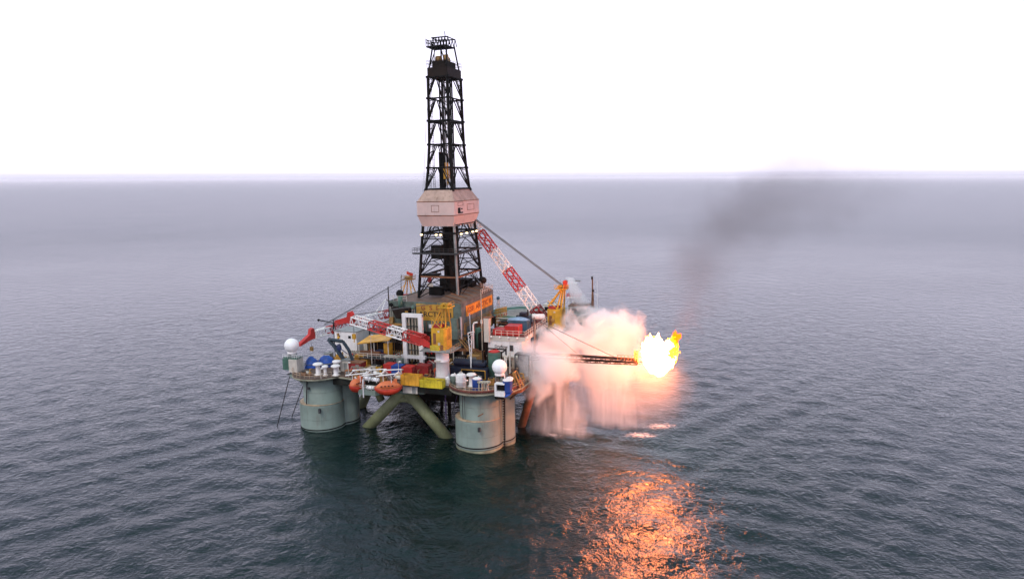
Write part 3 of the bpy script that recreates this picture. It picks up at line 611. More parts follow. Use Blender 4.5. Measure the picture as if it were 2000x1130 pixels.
# ------------------------------------------------------------------ cranes
def boom(root, O_, p, q, cuts, cols, w0, w1, h0, h1, r, nb=4):
    p, q = Vector(p), Vector(q)
    for (t0, t1, c) in zip(cuts, cuts[1:], cols):
        b = MB(O_); lattice(b, p.lerp(q, t0), p.lerp(q, t1), w0+(w1-w0)*t0, w0+(w1-w0)*t1, h0+(h1-h0)*t0, h0+(h1-h0)*t1, nb, r*1.3, (0, 1, 0), .7); b.build('boom_section', c, root)
def crane_house(root, O_, c, zb, zt, du, dw, m):
    """machinery house with panel lines, door, lamps and a rusty hatch"""
    u, w = c; b = MB(O_); b.prism([(u-du, w-dw), (u+du-.5, w-dw), (u+du, w-dw+.5), (u+du, w+dw), (u-du, w+dw)], zb, zt); h = b.build('crane_house', m, root)
    b = MB(O_); b.bx((u-du*.1, w-dw-.06, zt-.9), (u+du*.15, w-dw-.002, zt-.5)); b.bx((u-.15, w-dw-.06, zb+1.1), (u+.35, w-dw-.002, zb+1.7)); b.each('notice_plate', 'white_old', h)
    b = MB(O_); b.bx((u-du*.75, w-dw-.05, zb+1.3), (u-du*.35, w-dw-.002, zb+3.8)); b.bx((u+du*.3, w-dw-.25, zb-.4), (u+du*.6, w-dw-.002, zb+1.2)); b.each('rusty_hatch', 'rust', h)
    b = MB(O_); y0, y1 = w-dw*.35, w+dw*.5
    f = [(u+du+.03, y0, zt-2.6), (u+du+.03, y1, zt-2.6), (u+du+.03, y1, zt-.4), (u+du+.03, y0, zt-.4)]
    for i, j in zip(f, f[1:]+f[:1]): b.tube(i, j, .06, n=4)
    b.tube((u+du+.03, (y0+y1)/2, zt-2.6), (u+du+.03, (y0+y1)/2, zt-.4), .05, n=4); b.build('door_outline', 'ochre', h)
    b = MB(O_); b.bx((u-du-.35, w-dw-.1, zb), (u-du-.02, w-dw+1.4, zb+3.4)); b.build('operator_window', 'glass', h)
    b = MB(O_); b.bx((u-du+.2, w-dw+.4, zt), (u-du+2.2, w-dw+2, zt+.7)); b.tube((u-.2, w+.5, zt+.4), (u+1.0, w+.5, zt+.4), .35, n=8); b.build('hoist_drum', 'dark_red', h)
# -- crane on the white pedestal, boom laid level along the near side
A = (-10.4, 1.0, 14.0)
cr = thing('pedestal_crane', 'yellow crane on a white pedestal with its red and white boom laid over the deck', 'crane', A, 0, 'rig cranes')
b = MB(A); b.lathe((-10.4, 1, 14), [(1.75, 0), (1.55, .5), (1.5, 4.6), (1.62, 4.65), (1.62, 4.85), (1.5, 4.9), (1.5, 6.9), (1.9, 7.1)], 24); b.build('pedestal', 'white', cr)
b = MB(A); b.tube((-12.3, .6, 18.1), (-13.3, .2, 18.8), .09); b.tube((-8.6, .6, 18.1), (-7.6, .2, 18.8), .09); b.box((-10.9, -.55, 18.9), (1.5, .25, .35)); b.bx((-11.6, -.6, 14), (-9.4, -.4, 15.2)); b.each('pedestal_bracket', 'white_old', cr)
b = MB(A); b.lathe((-10.4, 1, 21.1), [(1.9, 0), (3.1, .15), (3.1, .4), (2, .42)], 24); b.bx((-14.6, -1.8, 21.2), (-7, 4, 21.42)); b.build('slewing_platform', 'grey', cr)
b = MB(A); rail(b, [(-12, -1.75, 21.42), (-7.05, -1.75, 21.42), (-7.05, 3.9, 21.42)], 1.1, 1.2, .045); b.build('platform_railing', 'ochre', cr)
crane_house(cr, A, (-10.4, 1.0), 21.5, 26.4, 1.75, 1.6, 'yellow')
b = MB(A); b.bx((-12.2, -1.4, 21.45), (-10, -1.02, 22.6)); b.build('counterweight', 'bright_yellow', cr)
b = MB(A)
for y in (-.4, 2.4):
    b.bar((-9.9, y, 26.4), (-9.2, y*.4+.6, 31.1), .11); b.bar((-8.7, y, 26.4), (-8.9, y*.4+.6, 31.1), .11)
    b.bar((-12.0, y, 26.4), (-9.9, y*.4+.6, 30.8), .1); b.bar((-12.0, y, 28.4), (-9.8, y, 26.5), .08); b.bar((-12.0, y, 26.4), (-12.0, y, 28.4), .07)
b.build('gantry', 'yellow', cr)
b = MB(A); b.prism([(-10.4, -.8), (-7.8, -.8), (-7.5, -.2), (-7.5, 2.3), (-10.4, 2.3)], 31.0, 31.25); b.tube((-9.6, -.2, 31.6), (-9.6, 1.8, 31.6), .35, n=12); b.tube((-8.4, -.2, 31.6), (-8.4, 1.8, 31.6), .4, n=12); rail(b, [(-10.3, -.7, 31.25), (-7.8, -.7, 31.25), (-7.6, 2.2, 31.25)], 1.0, 1.2, .04); b.build('gantry_top', 'yellow', cr)
p, q = Vector((-13.0, 1, 22.7)), Vector((-33.1, 1, 27.0))
boom(cr, A, p, q, [.1, .33, .53, .77, 1], ['red', 'white', 'red', 'white'], 2.5, 2.3, 2.0, 1.7, .13, 5)
b = MB(A)
for y in (-.3, 2.3): b.add([(-12.6, y-.08, 21.7), (-17.6, y-.08, 23.1), (-17.6, y-.08, 24.5), (-14.2, y-.08, 23.8), (-12.6, y-.08, 22.9), (-12.6, y+.08, 21.7), (-17.6, y+.08, 23.1), (-17.6, y+.08, 24.5), (-14.2, y+.08, 23.8), (-12.6, y+.08, 22.9)], [(0, 1, 2, 3, 4), (9, 8, 7, 6, 5), (0, 1, 6, 5), (1, 2, 7, 6), (2, 3, 8, 7), (3, 4, 9, 8), (4, 0, 5, 9)])
b.bx((-14.6, -.2, 21.9), (-14.1, 2.2, 22.9)); b.build('boom_foot', 'red', cr)
def jib_head(root, O_, p, d, m='red'):
    b = MB(O_); p = Vector(p); d = Vector(d).normalized(); s = Vector((0, 0, 1)).cross(d).normalized(); u = Vector((0, 0, 1))
    prof = [(.5, -1.1), (.3, 1.2), (-.1, 1.9), (-.9, 1.8), (-1.2, .6), (-4.6, -.35), (-4.6, -1.0), (-1.2, -.8)]
    vs = [p - d*x + s*k + u*z for k in (-.55, .55) for x, z in prof]; n = len(prof)
    b.add(vs, [tuple(range(n)), tuple(range(2*n-1, n-1, -1))]+[(i, (i+1) % n, n+(i+1) % n, n+i) for i in range(n)]); return b.build('jib_head', m, root)
jib_head(cr, A, (-33.3, 1, 27.1), (-1, 0, -.02))
b = MB(A); b.tube((-33.2, 1, 26), (-33.2, 1, 23.4), .04, n=4); b.tube((-33.0, 1, 26), (-33.0, 1, 23.4), .04, n=4); b.tube((-37.4, 1, 26.2), (-37.4, 1, 22.8), .035, n=4)
for y in (.2, 1.8): b.tube((-10.2, y, 32), (-32.8, y*.5+.5, 28.2), .045, n=4)
b.build('hoist_rope', 'cable', cr)
b = MB(A); b.box((-33.1, 1, 23.0), (.8, .5, 1.2)); b.ball((-37.4, 1, 22.5), .35, 10); b.tube((-33.1, 1, 22.4), (-33.1, 1, 21.6), .12, n=6); b.build('hook_block', 'yellow', cr)
# -- crane at the far right with its boom raised behind the derrick
B = (5.6, 38, 14.0)
cr = thing('pedestal_crane', 'orange yellow crane in the spray with its lattice boom raised behind the derrick', 'crane', B, 0, 'rig cranes')
b = MB(B); b.lathe((5.6, 38, 14), [(1.7, 0), (1.6, 4.8), (2.8, 5.0), (2.8, 5.3), (2, 5.35)], 24); b.build('pedestal', 'white_old', cr)
crane_house(cr, B, (5.8, 38), 19.3, 24.8, 1.9, 2.0, 'yellow')
b = MB(B); b.lathe((5.4, 35.94, 21.9), [(.55, 0), (.55, .12), (.3, .14)], 14, ax=(0, -1, 0)); b.build('porthole', 'ochre', cr)
b = MB(B)
for y in (36.5, 39.5): b.bar((6.4, y, 24.8), (7.6, y*.5+19, 30.2), .16); b.bar((7.5, y, 24.8), (8, y*.5+19, 30.2), .16); b.bar((3.9, y, 25.5), (7.3, y*.5+19, 30), .14); b.bar((3.9, y, 27), (6.4, y, 25), .09)
b.build('gantry', 'yellow', cr)
b = MB(B); b.bx((5.7, 36.8, 30.0), (8.9, 39.2, 30.25)); b.tube((7, 37, 30.7), (7, 39, 30.7), .5, n=12); rail(b, [(5.7, 36.8, 30.25), (8.9, 36.8, 30.25), (8.9, 39.2, 30.25)], .9, .8, .05); b.build('gantry_top', 'yellow', cr)
b = MB(B); b.box((8.3, 38, 31.2), (.9, 1.4, 1.9), 0); b.tube((8.3, 37.2, 31.9), (8.3, 38.8, 31.9), .5, n=10); b.build('sheave_guard', 'boat_red', cr)
b = MB(B); b.bx((3.7, 36.6, 26.2), (5.4, 37, 26.35)); b.tube((4.2, 36.7, 24.8), (4.2, 36.7, 26.3), .07); b.build('lamp_arm', 'grey_dark', cr)
p, q = Vector((3.2, 38, 20.2)), Vector((-17.6, 38, 47.6))
boom(cr, B, p, q, [.06, .165, .345, .53, .72, .9, 1], ['dark_red', 'white', 'red', 'white', 'red', 'white'], 3.0, 2.2, 2.5, 1.9, .14, 5)
b = MB(B)
for y in (36.6, 39.4): b.add([(4.2, y-.1, 19.6), (1.0, y-.1, 21.6), (.2, y-.1, 24.2), (3.2, y-.1, 22.2), (4.2, y+.1, 19.6), (1, y+.1, 21.6), (.2, y+.1, 24.2), (3.2, y+.1, 22.2)], [(0, 1, 2, 3), (7, 6, 5, 4), (0, 1, 5, 4), (1, 2, 6, 5), (2, 3, 7, 6), (3, 0, 4, 7)])
b.bx((1.8, 36.7, 20.9), (2.6, 39.3, 22.2)); b.build('boom_foot', 'dark_red', cr)
b = MB(B)
for y in (37.3, 37.6, 38.4, 38.7): b.tube((7.4, y, 31), (-17.6, y, 48.9), .085, n=4)
b.build('pendant_rope', 'cable', cr)
b = MB(B); b.tube((-17.8, 37.2, 48), (-17.8, 38.8, 48), .7, n=12); b.build('boom_tip', 'red', cr)
# -- crane at the far left, boom lowered along the left side
Cc = (-44.5, 51, 14.0)
cr = thing('pedestal_crane', 'orange legged crane behind the drill floor with a red white flag and lowered boom', 'crane', Cc, 0, 'rig cranes')
b = MB(Cc); b.lathe((-44.5, 51, 14), [(1.7, 0), (1.6, 4.8), (2.8, 5.0), (2.8, 5.3), (2, 5.35)], 24); b.build('pedestal', 'white_old', cr)
crane_house(cr, Cc, (-44.5, 51), 19.3, 24.2, 1.9, 2.2, 'yellow')
b = MB(Cc)
for x in (-46.3, -42.9):
    b.bar((x, 49.4, 24.2), (x*.3-31.2, 50.6, 29.4), .15); b.bar((x, 52.6, 24.2), (x*.3-31.2, 51.4, 29.4), .15)
    b.bar((x, 49.4, 26.8), (x*.65-15.6, 51.4, 28), .08)
b.build('gantry', 'orange_yellow', cr)
b = MB(Cc); b.bx((-46.2, 49.7, 29.2), (-42.8, 52.2, 29.45)); b.tube((-45.6, 51, 29.9), (-43.4, 51, 29.9), .5, n=12); rail(b, [(-46.2, 49.7, 29.45), (-42.8, 49.7, 29.45), (-42.8, 52.2, 29.45)], 1.1, .8, .06); b.build('gantry_top', 'ochre', cr)
b = MB(Cc); rail(b, [(-46.4, 49.6, 24.2), (-46.4, 49.6, 28.6)], .6, 1, .06); b.bar((-46.8, 49.8, 24.2), (-46.4, 49.8, 31), .07); b.build('access_ladder', 'grey_dark', cr)
b = MB(Cc); b.tube((-44.9, 50.4, 29.4), (-44.9, 50.4, 32.2), .05, n=4); fp = b.build('flag_pole', 'white', cr)
b = MB(Cc); vs = []
for i in range(7):
    x = -44.9+i*.35; vs += [(x, 50.4+.16*math.sin(i*1.3), 31.9-.1*i), (x, 50.4+.16*math.sin(i*1.3+.4), 30.9-.1*i)]
b.add(vs, [(2*i, 2*i+1, 2*i+3, 2*i+2) for i in range(6)]); b.build('flag', 'boat_red', fp)
p, q = Vector((-44.8, 49, 20.6)), Vector((-52.3, 12.2, 20.0))
boom(cr, Cc, p, q, [.12, .3, .5, .72, .86, 1], ['red', 'white', 'red', 'red', 'white'], 2.3, 1.9, 2.1, 1.7, .13, 5)
b = MB(Cc)
for s in (-1, 1): b.bar((-45.5+s, 46, 21.5), (-46.5, 40, 25), .12); b.bar((-47+s, 36, 21.4), (-46.5, 40, 25), .12)
b.build('boom_gantry', 'white', cr)
jib_head(cr, Cc, (-52.4, 12.0, 20.0), (q-p)+Vector((-3, 0, -9)))
b = MB(Cc)
for x in (-45.1, -44.4): b.tube((x, 50.6, 30), (x*.25-40.2, 16, 22.0), .075, n=4)
b.tube((-44, 50.6, 29.4), (-51.6, 16, 21.6), .05, n=4); b.tube((-52.6, 11.4, 18.8), (-52.6, 11.4, 16.9), .04, n=4); b.build('pendant_rope', 'cable', cr)
b = MB(Cc); b.box((-52.6, 11.4, 16.4), (.8, .5, 1.1)); b.build('hook_block', 'ochre', cr)
# ------------------------------------------------------------------ flare
def flame_mesh():
    bm = bmesh.new(); rng = random.Random(4)
    def el(c, r):
        M = Matrix.Translation(c) @ Matrix.Diagonal((*r, 1)); bmesh.ops.create_icosphere(bm, subdivisions=2, radius=1, matrix=M)
    out = [(-3.9, .5), (-3.6, 2.2), (-2.7, 3.6), (-1.7, 4.4), (-1.0, 3.3), (-.2, 4.1), (.2, 3.0), (1.2, 2.3), (2.1, 3.7), (3.4, 5.1), (4.3, 4.7), (3.9, 3.1), (4.1, 1), (3.6, -1.2), (2.6, -2.8), (.8, -4.5), (-.6, -5.0), (-2, -4.1), (-3.2, -2), (-3.8, -.8)]
    def inside(x, z):
        c = False
        for (x0, z0), (x1, z1) in zip(out, out[1:]+out[:1]):
            if (z0 > z) != (z1 > z) and x < (x1-x0)*(z-z0)/(z1-z0)+x0: c = not c
        return c
    def edge(x, z):
        d = 99
        for (x0, z0), (x1, z1) in zip(out, out[1:]+out[:1]):
            t = max(0, min(1, ((x-x0)*(x1-x0)+(z-z0)*(z1-z0))/((x1-x0)**2+(z1-z0)**2))); d = min(d, math.hypot(x-x0-t*(x1-x0), z-z0-t*(z1-z0)))
        return d
    n = 0
    while n < 230:
        x, z = rng.uniform(-4, 4.4), rng.uniform(-5, 5.2)
        if not inside(x, z): continue
        e = edge(x, z); n += 1
        r = max(.22, min(1.5, e*rng.uniform(.75, 1.1))); y = rng.uniform(-1, 1)*max(0, min(2.2, e*1.3))
        el((x-.2, y, z*.98), (r, r*.9, r*rng.uniform(1, 1.25)))
    for k in range(60):       # ragged licks along the rim
        a, b = rng.choice(list(zip(out, out[1:]+out[:1]))); f = rng.random(); x, z = a[0]+(b[0]-a[0])*f, a[1]+(b[1]-a[1])*f; r = rng.uniform(.13, .3)
        el((x-.2+rng.uniform(-.25, .25), rng.uniform(-.5, .5), z*.98+rng.uniform(-.1, .35)), (r, r, r*rng.uniform(1, 2.4)))
    me = bpy.data.meshes.new('flame'); bm.to_mesh(me); bm.free(); return me
def flame_mat():
    m = bpy.data.materials.new('flame'); m.use_nodes = True; t = m.node_tree; t.nodes.clear(); co = coords(t); x, y, z = xyz(t, co)
    n = noise(t, co, .55, 4, .6, .8); q = (x+.7)*(x+.7)*.055 + (z+.3)*(z+.3)*.04 + x*.06
    n2 = noise(t, co, 1.1, 4, .65, 1.2, s=(1, 1, .6))
    f = (q + (n-.5)*3.6 + (n2-.5)*2.8).ramp(.5, .95)
    col = mix(t, f, (38, 9.6, 2.9), (6, 1.9, .025)); col = mix(t, (q + (n-.5)*1.6 + (n2-.5)*1.8).ramp(1.0, 1.8), col, (2.2, .1, .002))
    e = t.nodes.new('ShaderNodeEmission'); t.links.new(col, e.inputs[0]); e.inputs[1].default_value = FLAME
    o = t.nodes.new('ShaderNodeOutputMaterial'); t.links.new(e.outputs[0], o.inputs[0]); MATS['flame'] = m; return m
FLAME = 7.2
flame_mat()
fm = flame_mesh(); fm.materials.append(MATS['flame'])
fl = bpy.data.objects.new('flare_flame', fm); COL.objects.link(fl); fl.matrix_world = at(36.8, 12, 20.5)
tag(fl, 'huge white and yellow flame blazing off the end of the burner boom', 'flame')
md = fl.modifiers.new('remesh', 'REMESH'); md.mode = 'VOXEL'; md.voxel_size = .11
tx = bpy.data.textures.new('flame_noise', 'CLOUDS'); tx.noise_scale = 2.0; tx.noise_depth = 6; tx.noise_type = 'HARD_NOISE'
md = fl.modifiers.new('lick', 'DISPLACE'); md.texture = tx; md.strength = .5; md.mid_level = .5
tx2 = bpy.data.textures.new('flame_tongue', 'CLOUDS'); tx2.noise_scale = .7; tx2.noise_depth = 3
md = fl.modifiers.new('tongue', 'DISPLACE'); md.texture = tx2; md.direction = 'Z'; md.strength = .7; md.mid_level = .5
jets = MB(); jets.tube((33.1, 12, 19.6), (34.6, 12, 19.5), .1, .45, n=8); jets.tube((33.2, 12.3, 18.4), (35.3, 12, 17.6), .14, .7, n=8)
jets.build('gas_jet', 'flame', fl); fl.children[0].matrix_local = at(36.8, 12, 20.5).inverted() @ RIG
# burner boom
bo = thing('flare_boom', 'dark lattice burner boom reaching out over the water to the flame', 'flare boom', (7, 12, 17.5))
O_ = (7, 12, 17.5)
b = MB(O_); lattice(b, (7, 12, 18.2), (31.8, 12, 18.5), 1.8, 1.5, 1.5, 1.0, 22, .11, (0, 1, 0), .7); b.tube((7, 11.6, 18), (32, 11.7, 18.4), .16); b.tube((7, 12.3, 18), (32, 12.3, 18.4), .13); b.build('boom_lattice', 'black_brown', bo)
b = MB(O_); b.bx((7, 11.2, 18.85), (31.6, 12.8, 18.93)); b.build('walkway', 'black_brown', bo)
b = MB(O_); rail(b, [(27.5, 11.1, 18.9), (31.4, 11.1, 18.9), (31.4, 12.9, 18.9)], 1.1, .8, .05); b.build('railing', 'rust_orange', bo)
b = MB(O_); b.bx((30.9, 11.4, 18.6), (31.9, 12.6, 19.4)); b.bar((31.1, 11.5, 18.6), (31.1, 11.5, 21), .08); b.bar((31.9, 11.5, 18.6), (31.9, 11.5, 21), .08); b.bar((31.1, 11.5, 21), (31.9, 11.5, 21), .08); b.bar((31.1, 12.5, 18.6), (31.1, 12.5, 21), .08); b.bar((31.9, 12.5, 18.6), (31.9, 12.5, 21), .08); b.bx((31.1, 11.5, 19.7), (31.8, 12.5, 20.6)); b.build('burner_head', 'rust_orange', bo)
b = MB(O_); b.tube((31.8, 12, 19.7), (33.2, 12, 19.6), .08); b.tube((31.6, 12.3, 18.5), (33.3, 12.3, 18.4), .09); b.tube((31.6, 11.8, 18.2), (33.1, 11.8, 18.1), .07); b.build('burner_nozzle', 'black_brown', bo)
b = MB(O_); b.tube((8, 12, 27), (26.5, 12, 19.3), .07, n=4); b.tube((9, 12, 26.6), (18, 12.5, 19.3), .05, n=4); b.bar((8, 11.4, 18), (8, 12, 27.4), .14); b.bar((8, 12.6, 18), (8, 12, 27.4), .14); b.build('boom_stay', 'cable', bo)
# foam where the spray lands: thin sheets of froth on the water
def foam(name, label, u, w, a, b_, rz, seed):
    rng = random.Random(seed); vs = [(0, 0, .07)]; n = 40
    for i in range(n):
        th = 2*math.pi*i/n; r = 1+.35*mnoise.noise((math.cos(th)*1.6+seed, math.sin(th)*1.6, seed))+rng.uniform(-.1, .1); vs.append((a*r*math.cos(th), b_*r*math.sin(th), .02))
    m = MB(); m.add(vs, [(0, 1+i, 1+(i+1) % n) for i in range(n)], True); o = m.build(name, 'foam')
    P = RIG @ Vector((u, w, 0)); o.matrix_world = Matrix.Translation((P.x, P.y, .32)) @ Matrix.Rotation(rz, 4, 'Z'); tag(o, label, 'foam', 'foam patches on the water', 'stuff')
def foam_mat():
    m, t, b = newmat('foam'); co = coords(t); n = noise(t, co, 1.5, 6, .75, 1.0, s=(.6, 1.6, 1)); p = xyz(t, coords(t, 'Object')); 
    b.inputs['Base Color'].default_value = (.6, .58, .58, 1); b.inputs['Roughness'].default_value = .7
    g = xyz(t, coords(t, 'Generated')); dx, dy = (g[0]-.5)*2.0, (g[1]-.5)*2.0
    t.links.new(((1.0-(dx*dx+dy*dy).sqrt())*.8+(n-.55)*3.0).ramp(.1, .8).k, b.inputs['Alpha']); MATS['foam'] = m
foam_mat()
for k, (u, w, a, b_, rz, L) in enumerate(((12.6, 11, 3.2, 1.6, -.3, 'white froth patch on the water beside the near column and orange brace'), (15, 15.5, 3, 1.2, -.3, 'thin froth streak on the water behind the patch by the near column'), (31.5, 17, 4.4, 2.4, -.1, 'pink lit froth patch on the water under the flame'), (35.5, 25, 4.6, 2.6, .2, 'pink lit froth patch farthest out on the open water'))): foam('sea_foam', L, u, w, a, b_, rz, 3.3+k)
# ------------------------------------------------------------------ things standing on the decks
def radome(loc, r, label, legs):
    t = thing('radome', label, 'radome', loc, 0, 'white radomes'); b = MB(); b.ball((0, 0, r+1.2), r, 32); d = b.build('dome', 'pure_white', t)
    b = MB(); b.lathe((0, 0, 1.2), [(r*1.004, r*.98), (r*1.012, r), (r*1.004, r*1.02)], 32); b.build('seam_ring', 'white', d)
    b = MB(); b.lathe((0, 0, 0), [(r*.62, .9), (r*.66, 1.05), (r*.66, 1.35), (r*.4, 1.4)], 20); b.build('collar', 'white', t)
    for k in range(legs): a = 2*math.pi*(k+.5)/legs; b = MB(); b.tube((r*.6*math.cos(a), r*.6*math.sin(a), 1.0), (r*.55*math.cos(a), r*.55*math.sin(a), -1.6 if legs < 6 else 0), .09, n=5); b.build('leg', 'grey', t)
    return t
radome((-49.4, -.9, 17.4), 1.72, 'white radome on the grey green and white outrigger box at the far corner column', 6)
radome((4.1, -1.0, 16.0), 1.62, 'white radome on thin legs between the green tank and the blue basket', 4)
t = thing('outrigger_box', 'grey green and white equipment box carrying the corner radome beside the blue tarpaulin', 'equipment box', (-49.4, -.6, 13.5))
b = MB(); b.bx((-2.2, -1.3, .9), (-.5, 1.2, 3.6)); b.bx((-2.0, -1.1, 3.6), (1.8, 1.2, 4.0)); b.build('equipment_cabinet', 'tank_green', t)
b = MB(); b.bx((-.48, -1.3, .4), (1.9, 1.3, 3.58)); b.build('cabin', 'white_old', t)
b = MB(); rail(b, [(-2.1, -1.2, 3.8), (1.9, -1.2, 3.8), (1.9, 1.3, 3.8)], .9, .7, .045); b.build('railing', 'white', t)
b = MB(); b.bx((-1.0, -1.6, -.2), (1.4, -.6, 0)); b.tube((-.2, -1.2, 0), (-.2, -1.2, 1), .1, n=6); b.build('outrigger_foot', 'grey_dark', t)
def lump(m, c, r, seed, sq):
    vs, fs = [], []; n = 22; k = 11
    for j in range(k+1):
        bb = math.pi*.56*j/k
        for i in range(n):
            a = 2*math.pi*i/n; d = Vector((math.sin(bb)*math.cos(a), math.sin(bb)*math.sin(a), math.cos(bb))); f = 1+.14*mnoise.noise(d*1.5+Vector((seed, 0, 0)))+.06*mnoise.noise(d*4)
            vs.append((c[0]+r*sq[0]*f*d.x, c[1]+r*sq[1]*f*d.y, c[2]+r*sq[2]*f*d.z))
    for j in range(k):
        for i in range(n): fs.append((j*n+i, (j+1)*n+i, (j+1)*n+(i+1) % n, j*n+(i+1) % n))
    m.add(vs, fs, True)
def tarp(loc, r, sq, seed, label):
    t = thing('covered_load', label, 'covered load', loc, 0, 'blue tarpaulin loads'); m = MB(); lump(m, (0, 0, .1), r, seed, sq); m.build('tarpaulin', 'tarp', t)
    m = MB(); m.lathe((0, 0, .9), [(r*sq[0]*1.04, 0), (r*sq[0]*1.04, .08)], 20); m.build('lashing', 'cable', t)
tarp((-47.3, 3.6, 14), 1.75, (1, 1, 1.35), 1.2, 'large blue tarpaulin covered load next to the corner radome box')
tarp((-44.2, 5.6, 14), 1.7, (1.45, 1, 1.45), 6.1, 'lower wide blue tarpaulin covered load behind the white vents')
def vent(loc, h, r, label):
    t = thing('mushroom_vent', label, 'vent', loc, 0, 'white mushroom vents'); b = MB(); b.lathe((0, 0, 0), [(r*.95, 0), (r*.9, .25), (r*.66, .4), (r*.62, h*.72), (r*.8, h*.8)], 18); b.build('vent_pipe', 'white', t)
    b = MB(); b.lathe((0, 0, h*.78), [(r*.8, 0), (r*1.35, .12), (r*1.4, .35), (r*1.1, .55), (r*.3, .62)], 20); b.build('vent_hood', 'white', t)
    b = MB(); b.lathe((0, 0, 0), [(r*1.2, 0), (r*1.2, .12)], 18); b.build('vent_flange', 'white_old', t)
for loc, h, r, L in (((-41.4, -2.2, 14), 2.9, .85, 'tall white mushroom vent on the corner column edge next to the blue tarpaulins'), ((-39.3, -2.4, 14), 2.4, .55, 'slim white mushroom vent between the two stout ones'), ((-36.9, -1.6, 14), 2.5, .8, 'stout white mushroom vent just below the blue folding davit'),
                     ((-38.3, 1.0, 14), 3.0, .75, 'white mushroom vent behind the slim one on the corner column'), ((-2.5, -1.2, 14), 3.0, .8, 'white mushroom vent between the white tank and the blue tank'), ((2.2, -3.6, 14), 2.0, .5, 'small white mushroom vent beside the pipe group on the near column'), ((6.6, -1.6, 14), 2.9, .6, 'white mushroom vent behind the blue basket')): vent(loc, h, r, L)
def house(name, loc, d, m, label, cat, windows=(), door=True, roofm='grey', rz=0, rl=True, group=None):
    t = thing(name, label, cat, loc, rz, group); x, y, z = d; b = MB(); b.bx((-x/2, -y/2, 0), (x/2, y/2, z)); w = b.build('wall', m, t)
    b = MB(); b.bx((-x/2-.15, -y/2-.15, z), (x/2+.15, y/2+.15, z+.15)); rf = b.build('roof', roofm, t)
    b = MB(); n = max(2, int(x/.55))
    for i in range(n+1): b.tube((-x/2+x*i/n, -y/2-.01, .1), (-x/2+x*i/n, -y/2-.01, z-.05), .035, n=4)
    n = max(2, int(y/.55))
    for i in range(n+1): b.tube((x/2+.01, -y/2+y*i/n, .1), (x/2+.01, -y/2+y*i/n, z-.05), .035, n=4)
    b.build('wall_rib', m, w)
    for (a, c, ww, hh) in windows:
        b = MB(); b.bx((a-ww/2, -y/2-.05, c-hh/2), (a+ww/2, -y/2-.02, c+hh/2)); b.build('window', 'glass', t)
    if door: b = MB(); b.bx((x/2-1.3, -y/2-.06, .1), (x/2-.4, -y/2-.02, 2.1)); b.build('door', 'grey', t)
    if rl: b = MB(); rail(b, [(-x/2, -y/2, z+.15), (x/2, -y/2, z+.15), (x/2, y/2, z+.15)], 1.0, 1.2, .045); b.build('roof_railing', 'rail_white', rf)
    return t
house('deck_cabin', (-42.6, 15, 14), (6.4, 6, 7.3), 'white', 'white deck cabin behind the blue folding davit and vents', 'cabin', ((-2, 6, .8, .7), (1.2, 6, .8, .7)), rl=False)
house('deck_cabin', (-37.0, 16.2, 14), (3.0, 5, 4.2), 'white_old', 'smaller white cabin next to the orange canopy', 'cabin', (), False, rl=False)
house('store_cabin', (-33.6, 2.6, 14), (3.2, 2.6, 2.4), 'dark_red', 'dark red store cabin below the orange canopy near the smaller lifeboat', 'cabin', (), True, 'rust', rl=False)
house('store_cabin', (-36.8, 3.2, 14), (2.2, 2.4, 2.6), 'white_old', 'off white store cabin under the blue folding davit', 'cabin', (), True, 'grey', rl=False)
# dark signal mast with a boom arm
t = thing('signal_mast', 'black mast with a long horizontal arm above the white deck cabin', 'mast', (-46.6, 13, 21.4)); b = MB(); b.tube((0, 0, -7), (0, 0, 2.6), .14); b.bar((-.4, 0, 0), (0, 0, 2), .07); b.bar((.5, 0, 0), (0, 0, 2), .07); b.build('post', 'black', t); b = MB(); b.tube((.6, 0, 1.7), (-4.6, .2, 2.3), .12); b.ball((-4.6, .2, 2.3), .34, 10); b.build('arm', 'black', t)
# folding davit
t = thing('folding_davit', 'dark blue folding davit bent over the edge of the corner column', 'davit', (-37.6, 3.4, 14)); b = MB(); b.tube((0, 0, 0), (0, 0, 2.2), .5, n=12); b.build('pedestal', 'davit_blue', t)
b = MB()
for y in (-.35, .35): b.bar((.1, y, 2), (-2.4, y, 5.4), .33); b.bar((-2.4, y, 5.4), (-4.2, y, 7.2), .28)
b.bar((-4.2, 0, 7.3), (-.2, 0, 7.0), .34); b.build('inner_arm', 'davit_blue', t)
b = MB(); b.bar((-.2, 0, 7.0), (1.3, 0, 5.0), .4); b.bar((1.3, 0, 5.0), (2.3, 0, 2.2), .38); b.tube((2.3, 0, 2.2), (2.4, 0, .3), .22, n=8); b.build('outer_arm', 'davit_blue', t)
b = MB(); b.ball((-1.3, -.1, 5.4), .75, 14, (.9, .6, 1.3)); b.tube((-2.6, 0, 6.2), (.9, 0, 4.0), .11); b.tube((-1.1, 0, 6.4), (-1.1, 0, 3.2), .16); b.build('hydraulic_ram', 'deep_blue', t)
b = MB(); b.tube((-1.5, .1, 7), (-1.5, .1, 8.4), .05, n=4); b.box((-1.5, .1, 8.6), (.5, .3, .6)); b.build('hook_block', 'ochre', t)
